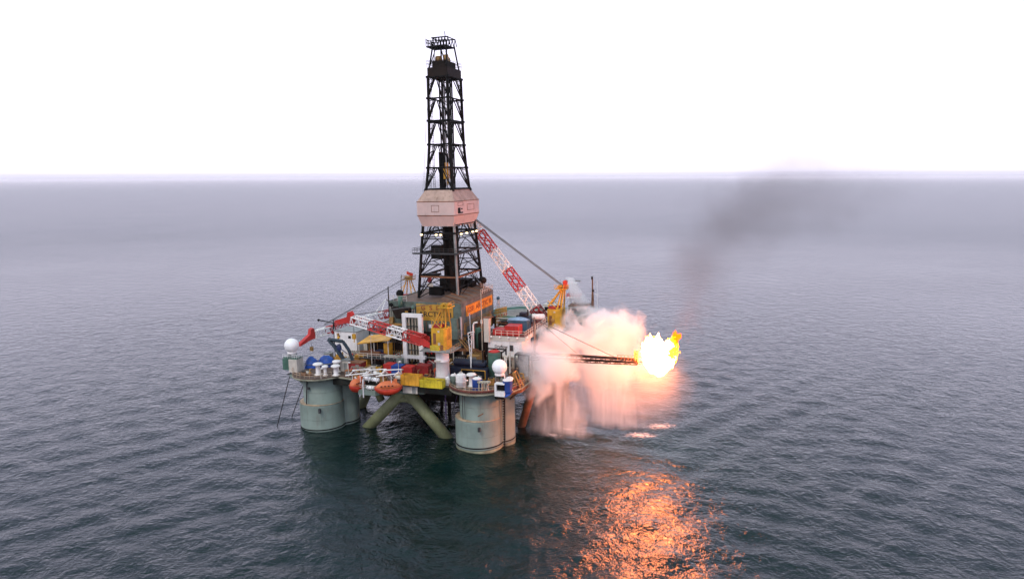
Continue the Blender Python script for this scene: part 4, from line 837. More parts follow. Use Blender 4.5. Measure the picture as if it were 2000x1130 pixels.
# canopy
t = thing('canopy', 'orange yellow canopy roof on posts over blue and red machinery', 'canopy', (-32.4, 11, 14))
b = MB(); b.add([(-4.6, -2.6, 5.2), (4.2, -2.6, 6.6), (4.6, 2.8, 7.3), (-4.2, 2.8, 6.2), (-4.6, -2.6, 5.4), (4.2, -2.6, 6.8), (4.6, 2.8, 7.5), (-4.2, 2.8, 6.4)], [(0, 1, 2, 3), (4, 5, 6, 7), (0, 1, 5, 4), (1, 2, 6, 5), (2, 3, 7, 6), (3, 0, 4, 7)]); b.build('canopy_roof', 'orange_yellow', t)
for x, y, z in ((-4.3, -2.4, 5.2), (0, -2.4, 5.9), (3.9, -2.4, 6.5), (-4, 2.6, 6.2), (4.2, 2.6, 7.3)): b = MB(); b.bar((x, y, 0), (x, y, z), .1); b.build('post', 'rail_white', t)
b = MB(); b.prism([(2.2, -1.6), (3.6, -1.6), (3.8, 0), (2.0, 0)], 2, 5.6); b.build('hopper', 'orange_yellow', t)
def engine(loc, d, m, m2, label, rz=0):
    t = thing('machinery_skid', label, 'machinery', loc, rz); x, y, z = d; b = MB(); b.bx((-x/2, -y/2, .25), (x/2, y/2, z*.7)); b.bx((-x*.3, -y*.35, z*.7), (x*.2, y*.35, z)); b.build('engine_block', m, t)
    b = MB(); b.bx((-x/2-.1, -y/2-.1, 0), (x/2+.1, y/2+.1, .25)); b.build('skid_frame', m2, t)
    b = MB(); b.tube((x*.3, 0, z*.6), (x*.3, 0, z*1.25), .16, n=8); b.path([(-x*.45, -y*.55, .6), (-x*.45, -y*.55, z*.8), (x*.4, -y*.55, z*.8)], .09); b.tube((-x*.5, y*.1, z*.5), (-x*.62, y*.1, z*.5), y*.28, n=12); b.build('exhaust_pipe', m2, t)
    return t
engine((-31.4, 10.5, 15.4), (4.6, 2.6, 2.2), 'deep_blue', 'dark_red', 'deep blue machinery on a red skid under the orange canopy')
engine((-34.8, 11.0, 15.4), (1.8, 1.6, 1.8), 'red', 'rust', 'red machinery at the side of the deep blue skid under the canopy')
engine((-41.6, 7.6, 14.0), (2.6, 2.0, 2.6), 'orange_yellow', 'ochre', 'yellow winch machinery behind the white vents of the far corner')
engine((-35.4, 7.4, 14.0), (4.6, 2.4, 2.9), 'orange_yellow', 'rust', 'yellow machinery in front of the canopy beside the davit foot')
# gallery in front of the canopy
t = thing('walkway_gallery', 'raised walkway with white handrails in front of the orange canopy', 'walkway', (-31, 6.6, 14)); b = MB(); b.bx((-4.2, -.6, 2.4), (5.4, 2.4, 2.6)); b.build('walkway_deck', 'grey_dark', t)
b = MB(); rail(b, [(-4.2, -.55, 2.6), (5.4, -.55, 2.6), (5.4, 2.4, 2.6)], 1.1, 1.2, .06); b.build('handrail', 'rail_white', t)
for x in (-4, -1, 2.2, 5.2): b = MB(); b.bar((x, -.5, 0), (x, -.5, 2.4), .09); b.build('post', 'black_brown', t)
# containers
def container(loc, d, m, label, rz=0, cat='container'):
    t = thing('cargo_container', label, cat, loc, rz, 'cargo containers on deck'); x, y, z = d; b = MB(); b.bx((-x/2+.05, -y/2+.05, .12), (x/2-.05, y/2-.05, z-.06))
    n = int(x/.32)
    for i in range(n): b.bx((-x/2+.15+i*(x-.3)/n, -y/2+.01, .25), (-x/2+.15+(i+.5)*(x-.3)/n, -y/2+.06, z-.2))
    n = int(y/.32)
    for i in range(n): b.bx((x/2-.06, -y/2+.15+i*(y-.3)/n, .25), (x/2-.01, -y/2+.15+(i+.5)*(y-.3)/n, z-.2))
    b.build('corrugated_wall', m, t); b = MB()
    for sx in (-1, 1):
        for sy in (-1, 1): b.box((sx*(x/2-.06), sy*(y/2-.06), z/2), (.13, .13, z))
    for sy in (-1, 1): b.box((0, sy*(y/2-.05), z-.05), (x-.26, .12, .12)); b.box((0, sy*(y/2-.05), .07), (x-.26, .12, .14))
    b.build('corner_post', m, t); b = MB(); b.tube((x/2+.03, -y*.2, .2), (x/2+.03, -y*.2, z-.2), .035, n=4); b.tube((x/2+.03, y*.15, .2), (x/2+.03, y*.15, z-.2), .035, n=4); b.build('door_bar', 'grey', t)
    return t
container((-25.9, 4.6, 14), (2.4, 2.2, 2.1), 'red', 'small red container behind the lifeboats next to the blue one')
container((-23.0, 3.2, 14), (2.5, 2.2, 2.3), 'blue', 'small bright blue container between two red ones behind the lifeboats')
container((-19.8, 2.6, 14), (2.6, 2.4, 2.4), 'red', 'bright red container behind the orange yellow bin')
container((-17.0, 4.6, 14), (3.4, 2.4, 2.4), 'dark_red', 'dark red container behind the bright red one near the white portal')
# portal
t = thing('riser_portal', 'tall white steel portal holding a row of riser pipes before the drill floor house', 'portal', (-22.1, 10, 14))
for x in (-2.35, 2.0): b = MB(); b.bx((x-.5, -.4, 0), (x+.5, .4, 13.2)); b.build('post', 'white', t)
b = MB(); b.bx((-2.85, -.42, 12.4), (2.5, .42, 13.3)); b.bx((-3.6, -.42, 2.2), (3.0, .42, 3.0)); b.each('cross_beam', 'white', t)
for x in (-1.2, -.35, .5, 1.15): b = MB(); b.tube((x, .2, 1.5), (x, .2, 12.4), .2, n=8); b.build('riser_pipe', 'pipe', t)
b = MB()
for z in (4.2, 7.2, 10.1): b.bx((-1.7, -.15, z), (1.4, .5, z+.18))
b.build('pipe_clamp', 'grey_dark', t)
# lifeboats and davits
def lifeboat(loc, L, rz, ch, cc, label):
    t = thing('lifeboat', label, 'lifeboat', loc, rz, 'lifeboats'); n = 14; hull_, can = [], []; fs = []
    def sec(f, i, up):
        wdt = 1.25*max(.04, 1-abs(2*f-1)**2.6)**.6; a = math.pi*i/8; x = (f-.5)*L; sheer = .35*(2*f-1)**2
        if up: return (x*.92, wdt*.93*math.cos(a), 1.25+sheer*.6+(1.5*max(.1, 1-abs(2*f-1)**3))*math.sin(a)**.8)
        return (x, wdt*math.cos(a), 1.25+sheer-1.7*max(.3, 1-.6*abs(2*f-1)**3)*math.sin(a)**.7)
    for up, nm, m in ((False, 'hull', ch), (True, 'canopy', cc)):
        b = MB(); vs = [sec(f/n, i, up) for f in range(n+1) for i in range(9)]; fs = [(f*9+i, f*9+i+1, f*9+10+i, f*9+9+i) for f in range(n) for i in range(8)]+[tuple(range(9)), tuple(n*9+i for i in range(9))]
        fs += [(f*9, f*9+9, f*9+17, f*9+8) for f in range(n)]; b.add(vs, fs, True); b.build(nm, m, t)
    b = MB(); pts = [(*sec(f/n, 0, False)[:2], sec(f/n, 0, False)[2]) for f in range(n+1)]
    for s in (1, -1):
        for p, q in zip(pts, pts[1:]): b.tube((p[0], p[1]*s*1.02, p[2]), (q[0], q[1]*s*1.02, q[2]), .07, n=5)
    b.build('fender', 'orange', t); b = MB(); b.bx((L*.2, -.5, 2.3), (L*.32, .5, 3.05)); b.build('steering_turret', cc, t)
    b = MB()
    for i in range(4): b.box((-L*.25+i*L*.13, -1.14, 1.9), (.4, .06, .22))
    b.build('window', 'glass', t); return t
lifeboat((-20.3, -6.4, 12.5), 6.1, rad(30), 'boat_red', 'orange', 'big orange covered lifeboat hanging over the brace under its white davit')
lifeboat((-28.7, -5.8, 12.3), 4.2, rad(75), 'boat_red', 'orange', 'red lifeboat seen end on beside the rescue platform and white davits')
def davit(x, w, y0, y1, z, label):
    t = thing('lifeboat_davit', label, 'davit', (x, w, 14), 0, 'white lifeboat davits'); b = MB()
    for s in (-1.7, 1.7): b.bar((s, 2.4, 0), (s, y0, z), .11); b.bar((s, y0, z), (s, y1, z-.5), .1); b.bar((s, 1.2, 0), (s, y0, z-.2), .08); b.bar((s*.6, y1, z-.5), (s*.6, y1, z-2.2), .06)
    b.build('davit_arm', 'white', t); b = MB(); b.bar((-2.1, y0, z), (2.1, y0+.8, z+.3), .1); b.bar((-2.3, y1-.8, z-.6), (2.5, y1+.7, z), .1); b.each('cross_beam', 'white', t)
    b = MB(); b.tube((-.8, 2, .6), (.8, 2, .6), .5, n=12); b.build('winch_drum', 'white_old', t); b = MB(); b.tube((-1, y1, z-.6), (-1, y1, z-2), .04, n=4); b.tube((1, y1, z-.6), (1, y1, z-2), .04, n=4); b.build('fall_rope', 'cable', t)
davit(-20.4, -3.2, -1.2, -3.4, 3.0, 'white davit frame leaning over the big orange lifeboat'); davit(-24.6, -3.2, -.6, -2.6, 2.6, 'white davit frame between the two lifeboats above the rescue platform'); davit(-28.4, -3.6, -1.0, -2.8, 2.5, 'white davit frame over the red lifeboat seen end on')
t = thing('rescue_platform', 'grey green platform hanging between the lifeboats with white canisters and rails', 'platform', (-25.6, -6.0, 11.6)); b = MB(); b.prism([(-2.4, -.6), (2.0, -.6), (2.5, .3), (2.4, 3.0), (-2.6, 3.0), (-2.8, .3)], 0, 1.15); b.build('platform_hull', 'sage', t)
b = MB(); rail(b, [(-2.6, 2.8, 1.15), (-2.7, .3, 1.15), (-2.3, -.5, 1.15), (1.9, -.5, 1.15), (2.4, .3, 1.15)], 1.1, .8, .05); b.build('railing', 'rail_white', t)
b = MB(); b.bar((-1.0, -.7, -.6), (-1.0, -.7, 3.6), .12); b.bar((-2.4, 1, 1), (-3.4, 0, 3.8), .2); b.bar((-2.2, 1.3, 1), (-1.2, .2, 3.9), .14); b.build('hanger_bar', 'white', t)
for loc, L in (((-25.0, -6.1, 12.8), 'white life raft canister lying at the rail of the rescue platform'), ((-24.6, -4.5, 14.2), 'white life raft canister above the rescue platform under the middle davit'), ((-26.8, -4.4, 14.3), 'white life raft canister beside the red lifeboat davit')):
    t = thing('raft_canister', L, 'life raft', loc, 0, 'life raft canisters'); b = MB(); b.lathe((-.95, 0, .5), [(.2, 0), (.46, .12), (.46, 1.8), (.2, 1.9)], 16, ax=(1, 0, 0)); b.build('canister', 'pure_white', t); b = MB()
    for x in (-.5, .5): b.lathe((x, 0, .5), [(.48, 0), (.48, .08)], 16, ax=(1, 0, 0)); b.box((x, 0, .05), (.12, .8, .1))
    b.build('strap', 'grey_dark', t)
engine((-23.2, -3.6, 14), (1.6, 1.2, 1.5), 'ochre', 'rust', 'ochre davit winch behind the middle davit'); engine((-30.4, -2.6, 14), (1.7, 1.3, 1.7), 'ochre', 'rust', 'ochre davit winch at the rail beside the far corner column')
# bins
def bin_(loc, d, m, label):
    t = thing('skip_bin', label, 'skip bin', loc, 0, 'yellow skip bins'); x, y, z = d; b = MB()
    for (p, q) in (((-x/2, -y/2, .1), (x/2, -y/2+.08, z)), ((-x/2, y/2-.08, .1), (x/2, y/2, z)), ((-x/2, -y/2+.08, .1), (-x/2+.08, y/2-.08, z)), ((x/2-.08, -y/2+.08, .1), (x/2, y/2-.08, z)), ((-x/2, -y/2, 0), (x/2, y/2, .1))): b.bx(p, q)
    w = b.build('bin_wall', m, t); b = MB(); k = int(x/.9)
    for i in range(k+1): b.bx((-x/2+i*(x-.1)/k, -y/2-.08, .1), (-x/2+i*(x-.1)/k+.1, -y/2-.005, z))
    for zz in (.45, .8): b.bx((-x/2, -y/2-.06, z*zz), (x/2, -y/2-.01, z*zz+.08))
    b.build('bin_rib', m, w); b = MB()
    for i in range(9): b.box((random.Random(i).uniform(-.4, .4)*x, random.Random(i+9).uniform(-.3, .3)*y, z*.6), (.9, .5, .7), i)
    b.build('scrap_load', 'rust', t); return t
bin_((-10.6, -4.0, 14), (5.4, 1.9, 1.75), 'bright_yellow', 'bright yellow skip bin at the deck edge below the white crane pedestal'); bin_((-15.9, -3.6, 14), (4.6, 1.9, 2.3), 'orange_yellow', 'dull orange yellow bin between the big lifeboat and the bright yellow bin')
house('switch_cabin', (-16.6, -2.6, 11.8), (3.6, 1.4, 1.5), 'white_old', 'small off white locker under the dull yellow bin at the deck edge', 'locker', (), True, 'grey', rl=False)
# near column, right hand deck
def tank(loc, r, h, m, cap, label, legs=0, lid=True):
    t = thing('storage_tank', label, 'tank', loc, 0, 'upright tanks'); b = MB(); b.lathe((0, 0, .1), [(r, 0), (r, h), (r*.97, h+.06)], 26); b.build('tank_shell', m, t)
    b = MB()
    for z in (.15, h*.5, h*.95): b.lathe((0, 0, z), [(r+.05, 0), (r+.05, .1)], 26)
    b.build('hoop', m, t)
    if lid: b = MB(); b.lathe((0, 0, h+.17), [(r*.99, 0), (r*.7, .25), (r*.15, .38)], 22); b.tube((r*.3, 0, h+.3), (r*.3, 0, h+.8), .12); b.build('lid', cap, t)
    return t
tank((-4.5, -2.3, 14), 1.15, 2.5, 'white', 'white', 'white upright tank on the near column beside the blue tank'); tank((-.2, -3.4, 14), 1.1, 2.3, 'blue', 'white', 'bright blue upright tank with a white lid on the near column')
tank((-6.8, -1.0, 14), .8, 1.9, 'sage', 'white', 'small sage green tank between the crane pedestal and the white tank'); tank((-7.8, -2.2, 14), .55, 1.5, 'white', 'white', 'small white tank beside the crane pedestal foot')
tank((.1, 6.4, 14), 1.45, 6.0, 'tank_green', 'red', 'tall dark green tank with a red top behind the near radome')
t = thing('pipe_rack', 'black pipe rack frame around the tall green tank', 'rack', (.1, 6.4, 14)); b = MB()
for x, y in ((-2.3, -1.2), (2.2, -1.2), (2.2, 1.8), (-2.3, 1.8)): b.bx((x-.14, y-.14, 0), (x+.14, y+.14, 6.6))
b.bx((-2.3, 1.7, 6.2), (2.2, 1.95, 6.5)); b.bx((2.08, -1.2, 6.2), (2.34, 1.8, 6.45)); b.each('rack_post', 'black_brown', t); b = MB(); b.tube((2.9, -.6, 0), (2.9, -.6, 5.6), .35, n=10); b.tube((3.6, .3, 0), (3.6, .3, 6.2), .2, n=8); b.each('white_pipe', 'white_old', t)
t = thing('pipe_group', 'cluster of short white bent pipes at the rail of the near column', 'pipes', (2.0, -4.9, 14)); b = MB()
for i in range(4): x = -1.2+i*.62; b.path([(x, .2*(i % 2), 0), (x, .2*(i % 2), 1.9), (x+.25, .2*(i % 2)-.3, 2.15)], .17, 8)
b.tube((-1.6, .3, 2.1), (1.3, .4, 2.3), .28, n=8); b.build('bent_pipe', 'pipe', t)
t = thing('cargo_basket', 'bright blue ragged basket hanging at the rail by the near radome', 'basket', (7.1, -4.2, 13.6)); b = MB(); b.lathe((0, 0, .4), [(.65, 0), (.95, .5), (1.0, 2.0), (1.1, 3.0)], 10, smooth=False); b.add([(-1.3, -.9, .3), (-.2, -1.1, -.2), (.9, -.9, .5), (1.0, .4, .8), (-1.0, .6, .9)], [(0, 1, 2), (0, 2, 3, 4)]); b.build('basket_wall', 'blue', t); b = MB(); b.lathe((0, 0, 3.3), [(1.12, 0), (1.12, .12)], 10); b.tube((-.6, 0, 3.2), (-.7, 0, 4.6), .1); b.tube((.5, .2, 3.2), (.5, .2, 4.2), .1); b.build('basket_rim', 'white', t)
t = thing('control_box', 'white control box with a dark opening at the rail of the near column', 'box', (5.2, -5.0, 13.6)); b = MB(); b.bx((-.6, -.6, 0), (1.6, .8, 1.15)); b.bx((-.6, -.62, 1.15), (-.2, .8, 2.6)); b.bx((-.2, .5, 1.15), (1.6, .8, 2.6)); b.bx((-.6, -.65, 2.6), (1.6, .8, 2.8)); b.build('casing', 'white', t); b = MB(); b.bx((-.15, -.2, 1.3), (1.5, .4, 2.4)); b.build('dark_opening', 'black', t)
t = thing('ochre_hoist', 'ochre inclined hoist frame behind the blue basket', 'hoist', (8.0, .2, 14)); b = MB(); b.bar((-.6, 0, 0), (-1.2, 0, 3.4), .17); b.bar((.5, 0, 0), (-.9, 0, 3.4), .14); b.bar((.6, 1.6, 0), (-.9, 1.6, 3.3), .14); b.bar((-1.2, 0, 3.3), (-1.0, 1.6, 3.3), .14); b.build('frame', 'ochre', t); b = MB(); b.tube((-.3, .2, 1.2), (-.3, 1.4, 1.2), .5, n=12); b.build('drum', 'rust', t)
# long blue rack unit
t = thing('pipe_bin', 'long navy rack with a dark tank on top and a yellow edged window panel', 'rack', (-5.2, 5.2, 14)); b = MB(); b.bx((-4.6, -1.4, 0), (4.4, 1.4, 2.5)); b.build('rack_wall', 'navy', t); b = MB(); b.lathe((-4.6, .6, 3.3), [(.3, 0), (.85, .3), (.85, 8), (.3, 8.3)], 18, ax=(1, 0, 0)); b.build('tank', 'navy', t)
b = MB(); f = [(-1.8, -1.46, .2), (4.0, -1.46, .2), (4.0, -1.46, 2.2), (-1.8, -1.46, 2.2)]
for p, q in zip(f, f[1:]+f[:1]): b.tube(p, q, .08, n=4)
b.tube((1.1, -1.46, .2), (1.1, -1.46, 2.2), .06, n=4); b.build('yellow_frame', 'orange_yellow', t); b = MB(); b.bx((-1.7, -1.43, .25), (3.9, -1.405, 2.1)); b.build('window_panel', 'glass', t)
# white block with containers on top
t = house('office_block', (-.5, 18.5, 17.0), (8.6, 6.6, 3.6), 'white', 'white ribbed cabin with faint dark lettering beneath the red containers', 'cabin', (), False, 'white_old', rl=False)
b = MB(); b.bx((1.2, -3.42, 1.3), (2.1, -3.34, 2.7)); b.build('louvre_panel', 'grey_dark', t); b = MB(); b.bx((2.4, -3.42, 1.0), (3.6, -3.34, 2.7)); b.build('door', 'pure_white', t)
text('lettering', 'Dryflow', .95, Matrix.Translation((-1.0, -3.37, 2.2)) @ Matrix.Rotation(rad(90), 4, 'X'), 'grey_dark', t, .01, 1.05)
t = thing('block_support', 'beige lower block with dark openings carrying the white ribbed cabin', 'block', (-.5, 18.5, 14)); b = MB(); b.bx((-4.3, -3.1, 0), (4.3, 3.3, 2.7)); b.build('lower_wall', 'pipe', t); b = MB(); b.bx((-4.6, -3.8, 2.7), (4.9, 3.4, 2.95)); b.build('ledge', 'white_old', t); b = MB(); b.bx((-1, -3.16, .3), (1.5, -3.105, 2)); b.bx((2.4, -3.16, .3), (3.6, -3.105, 2)); b.build('dark_opening', 'black', t)
t = thing('container_deck', 'raised cargo deck with cream coaming, round lamps and white rails', 'deck', (-.5, 24.5, 20.75)); b = MB(); b.bx((-5.0, -9.4, 0), (5.2, 9.5, 1.0)); b.build('coaming', 'white_old', t); b = MB(); b.bx((-4.8, -9.2, 1.0), (5.0, 9.3, 1.05)); b.build('cargo_floor', 'red_deck', t)
b = MB(); rail(b, [(-2.4, -9.3, 1.05), (5.1, -9.3, 1.05), (5.1, -1, 1.05), (5.1, 9, 1.05)], 1.35, 1.5, .06); b.build('railing', 'rail_white', t)
for i in range(8):
    b = MB(); x, y = ((-3.4+i*2.2, -9.6) if i < 4 else (5.4, -8.6+(i-4)*2.6)); b.ball((x, y, .8), .27, 10); b.build('edge_lamp', 'white', t)
b = MB(); b.bx((-5.1, -10.0, -.5), (-3.8, -8.6, 5.4)); b.build('corner_tower', 'white_old', t); b = MB(); b.bx((-5.3, -10.1, 5.4), (-3.2, -8.5, 5.6)); b.build('tower_cap', 'rust', t)
container((.9, 17.6, 21.85), (3.4, 3.2, 2.3), 'red', 'tall bright red container at the rail corner of the cargo deck'); container((-2.4, 17.2, 21.85), (2.9, 2.6, 1.4), 'red', 'low red open container beside the tall red one on the cargo deck')
container((.6, 23, 21.85), (4.8, 3.4, 2.6), 'steel_blue', 'blue grey container with a pale top behind the red containers'); b = None
t = thing('tarpaulin_sheet', 'pale blue sheet draped over the blue grey container', 'sheet', (.2, 23.2, 24.5)); m = MB(); lump(m, (0, 0, -.35), 1.0, 3.3, (2.9, 1.9, .75)); m.build('sheet_fold', 'light_blue', t)
engine((-3.6, 24.5, 21.85), (3.4, 2.2, 1.7), 'black_brown', 'rust', 'black pump machinery between the drill floor house and the blue grey container')
engine((-3.2, 20.6, 21.85), (2.4, 1.6, 1.2), 'pipe', 'black_brown', 'beige pump machinery near the low red container'); 
engine((-.6, 30.2, 21.85), (3.4, 2.4, 3.0), 'navy', 'black_brown', 'navy generator machinery in front of the helideck')
t = thing('horizontal_tank', 'white horizontal tank with a dark green end at the foot of the raised boom', 'tank', (1.6, 33.5, 21.85)); b = MB(); b.lathe((-1.6, 0, 1.2), [(.3, 0), (.8, .3), (.8, 3.6), (.3, 3.9)], 20, ax=(1, .25, 0)); b.build('tank_shell', 'white', t); b = MB(); b.lathe((-1.66, 0, 1.2), [(.2, -.1), (.82, .1), (.81, .5)], 20, ax=(1, .25, 0)); b.build('tank_end', 'tank_green', t); b = MB(); b.box((-.6, .2, .25), (.3, 1.8, .5)); b.box((1.4, .6, .25), (.3, 1.8, .5)); b.each('saddle', 'grey_dark', t)
# helideck
t = thing('helideck', 'green octagonal helicopter deck with a pale safety net edge behind the containers', 'helideck', (-6, 44, 14)); r = 10.2; oc = [(r*math.cos(rad(22.5+45*k)), r*math.sin(rad(22.5+45*k))) for k in range(8)]; o2 = [(x*1.1, y*1.1) for x, y in oc]
b = MB(); b.prism(oc, 7.6, 8.0); hd = b.build('landing_surface', 'heli_green', t); b = MB()
for p, q in zip(o2, o2[1:]+o2[:1]): b.tube((*p, 8.25), (*q, 8.25), .1, n=5)
for (p, q, pi, qi) in zip(o2, o2[1:]+o2[:1], oc, oc[1:]+oc[:1]):
    for i in range(6): f = i/6; b.tube((pi[0]+(qi[0]-pi[0])*f, pi[1]+(qi[1]-pi[1])*f, 7.9), (p[0]+(q[0]-p[0])*f, p[1]+(q[1]-p[1])*f, 8.25), .05, n=4)
b.build('safety_net', 'rail_white', t); b = MB(); b.lathe((0, 0, 8.02), [(5.6, 0), (5.6, .02), (5.2, .02), (5.2, 0)], 40); b.build('landing_circle', 'white_old', hd)
b = MB()
for p, q in zip(oc, oc[1:]+oc[:1]): b.tube((*p, 8.03), (*q, 8.03), .16, n=4)
b.build('edge_line', 'white', hd)
for x, y in ((-6, -5), (6, -5), (6, 6), (-6, 6)): b = MB(); b.tube((x, y, 0), (x, y, 7.6), .35, n=8); b.build('support_leg', 'grey', t)
# living quarters, radar tower, masts
house('living_quarters', (5.2, 50.5, 14), (13.5, 11, 7.6), 'white_old', 'white living quarters block half lost in the spray at the far corner', 'building', tuple((-5.4+i*1.8, z, .8, .8) for i in range(7) for z in (2.2, 5.4)), True, 'grey')
house('roof_house', (9.2, 50, 21.8), (5.2, 5, 2.0), 'grey', 'low grey roof house on the living quarters under the water plume', 'cabin', ((-1, 1, 1.4, .6),), False, 'roof_brown', rl=False)
house('bridge_cabin', (2.4, 47, 21.8), (4.6, 4, 2.4), 'white', 'white cabin with a dark window band on the living quarters roof', 'cabin', ((0, 1.4, 4.0, 1.1),), False, 'white_old', rl=False)
t = thing('radar_tower', 'white lattice radar tower with red rails under a water plume', 'tower', (7.0, 52, 21.9)); b = MB()
for sx, sy in QUAD: b.bar((sx*1.6, sy*1.2, 0), (sx*1.0, sy*.8, 3.6), .11); b.bar((sx*1.0, sy*.8, 3.6), (sx*.6, sy*.5, 7.6), .09)
for s in (-1, 1): b.bar((-1.6, s*1.2, 0), (1.0, s*.8, 3.6), .07); b.bar((1.6, s*1.2, 0), (-1.0, s*.8, 3.6), .07); b.bar((-1, s*.8, 3.6), (.6, s*.5, 7.6), .06); b.bar((1, s*.8, 3.6), (-.6, s*.5, 7.6), .06)
b.build('lattice', 'white', t); b = MB(); b.bx((-1.9, -1.4, 3.5), (1.9, 1.4, 3.65)); b.bx((-1.1, -.9, 7.6), (1.1, .9, 7.75)); b.each('tower_platform', 'white', t); b = MB(); rail(b, [(-1.8, -1.3, 3.65), (1.8, -1.3, 3.65), (1.8, 1.3, 3.65), (-1.8, 1.3, 3.65)], 1.0, .9, .06, True); b.build('tower_railing', 'boat_red', t); b = MB(); b.bx((-1.9, -.2, 8.2), (1.9, .2, 8.5)); b.tube((0, 0, 7.7), (0, 0, 8.2), .12); b.build('radar_bar', 'grey', t)
t = thing('mast', 'rusty brown lattice mast rising from the quarters beside the radar tower', 'mast', (11.6, 55, 21.6)); b = MB(); b.bar((0, 0, 0), (0, 0, 9.0), .16); b.bar((.4, .3, 0), (0, 0, 8.5), .08); b.bar((-.4, .3, 0), (0, 0, 8.5), .08); b.build('post', 'rust', t); b = MB(); b.box((-.1, 0, 9.1), (.5, .4, .8)); b.box((.2, 0, 5.5), (.6, .4, .5)); b.each('mast_lamp', 'black_brown', t)
t = thing('whip_aerial', 'thin white whip aerial beside the rusty mast', 'aerial', (13.2, 54, 21.6)); b = MB(); b.tube((0, 0, 0), (0, 0, 8.4), .07, .03, n=5); b.tube((0, 0, 0), (0, 0, 1), .14); b.build('rod', 'white', t); b = MB(); b.tube((-.6, 0, 4.6), (.6, 0, 4.6), .04, n=4); b.build('cross_rod', 'white', t)
t = thing('spray_frame', 'grey steel frame with pale plates standing in the mist behind the near radome', 'frame', (5.8, 10.5, 14)); b = MB()
for x, y in ((-1.8, -1), (1.5, -1), (1.5, 1.4), (-1.8, 1.4)): b.bx((x-.13, y-.13, -.4), (x+.13, y+.13, 4.8))
b.bx((-1.9, -1.1, 4.8), (1.7, 1.5, 5.05)); b.each('steel_post', 'grey_dark', t); b = MB(); b.bx((-1.6, 1.2, 0), (.6, 1.3, 4.6)); b.bx((.7, -1.06, 0), (1.3, -.98, 4.7)); b.each('plate', 'silver', t)
# balls on legs
def ballstand(loc, r, h, m, label, n=5):
    t = thing('signal_ball', label, 'signal ball', loc, 0, 'dark balls on thin legs'); b = MB(); b.ball((0, 0, h), r, 18); b.build('ball', m, t)
    for k in range(n): a = 2*math.pi*k/n; b = MB(); b.tube((r*.8*math.cos(a), r*.8*math.sin(a), 0), (r*.7*math.cos(a), r*.7*math.sin(a), h), .05, n=4); b.build('leg', 'rail_white', t)
for loc, r, h, m, L in (((-13.0, 33.4, 30.1), .92, 2.3, 'black_brown', 'black double ball on thin pale legs at the far end of the drill floor roof'), ((-13.7, 34.0, 30.1), .75, 2.4, 'black', 'smaller black ball just behind the double ball on the drill floor roof'), ((-27.9, 14.6, 29.5), .95, 1.8, 'black', 'dark ball at the front edge of the drill floor roof before the orange legged crane'),
                        ((-29.4, 12.6, 24.1), .5, 4.6, 'black', 'small dark ball on thin legs on the front wall ledge near the corner post'), ((-23.3, 12.5, 24.1), .55, 4.2, 'tank_green', 'dark green ball at the side of the yellow name board'), ((-11.2, 39.5, 22.0), .5, 4.6, 'steel_blue', 'small blue ball on thin pale legs beside the helideck')): ballstand(loc, r, h, m, L)
# stairs, pole, gooseneck, lattice post
def stairs(p, q, w, label, m='ochre'):
    t = thing('stairs', label, 'stairs', p, 0, 'steep steel stairs'); d = Vector(q)-Vector(p); s = Vector((0, 0, 1)).cross(d).normalized()*w/2
    for k in (-1, 1): b = MB(); b.bar(s*k, d+s*k, .09); b.build('stringer', m, t)
    b = MB(); n = int(abs(d.z)/.28)
    for i in range(1, n): b.box(d*(i/n), (.28, w-.1, .05), math.atan2(d.y, d.x))
    b.build('tread', 'rust', t); b = MB()
    for k in (-1, 1): b.tube(s*k+_Z, d+s*k+_Z, .05, n=4); [b.tube(s*k+d*f, s*k+d*f+_Z, .045, n=4) for f in (0, .33, .66, 1)]
    b.build('handrail', m, t)
stairs((-8.4, 12.0, 18.6), (-13.2, 12.4, 23.6), 1.1, 'ochre stairs rising to the drill floor behind the yellow crane cab'); stairs((-4.9, 12.6, 15.0), (-8.2, 12.0, 18.6), 1.0, 'lower ochre stairs beside the tall green tank')
t = thing('stair_landing', 'dark landing on posts between the two ochre stairs', 'landing', (-8.6, 12.6, 14)); b = MB(); b.bx((-4.4, -.9, 4.35), (1.2, 1.4, 4.6)); b.build('landing_floor', 'rust', t); b = MB()
for x in (-4, -1.6, .9): b.bar((x, -.7, 0), (x, -.7, 4.35), .1)
b.build('post', 'rail_white', t); b = MB(); rail(b, [(-1, -.85, 4.6), (1.1, -.85, 4.6)], 1.0, .8, .05); b.build('railing', 'rust_orange', t)
t = thing('flare_pole', 'slim grey pole rising past the orange name board', 'pole', (-5.9, 14, 17)); b = MB(); b.tube((0, 0, -3), (0, 0, 15.2), .13); b.build('shaft', 'pipe', t); b = MB(); b.box((0, 0, 8.3), (.4, .4, .9)); b.build('junction_box', 'white_old', t)
t = thing('lattice_post', 'white narrow lattice post with a hooked head between the stairs and the crane', 'post', (-4.9, 4.4, 17.6)); b = MB(); b.bar((-.5, 0, 7), (0, 0, 0), .07); b.bar((.5, 0, 7), (.1, 0, 0), .07)
for i in range(7): f0, f1 = i/7, (i+1)/7; b.bar((.5*f0*(1 if i % 2 else -1), 0, 7*f0), (.5*f1*(-1 if i % 2 else 1), 0, 7*f1), .04)
b.build('lattice', 'white', t); b = MB(); b.bar((-.5, 0, 7), (1.1, 0, 7.4), .09); b.bar((0, 0, 0), (0, 0, -3.6), .1); b.build('head_bar', 'white', t)
t = thing('gooseneck_pipe', 'white gooseneck vent pipe by the orange name board wall', 'pipe', (-8.4, 14.6, 17)); b = MB(); b.path([(0, 0, 0), (0, 0, 7.2), (.3, 0, 7.8), (1.2, 0, 8.0)], .2, 8); b.build('bent_pipe', 'white', t); b = MB(); b.lathe((0, 0, 1), [(.3, 0), (.3, .15)], 12); b.build('flange', 'grey', t)
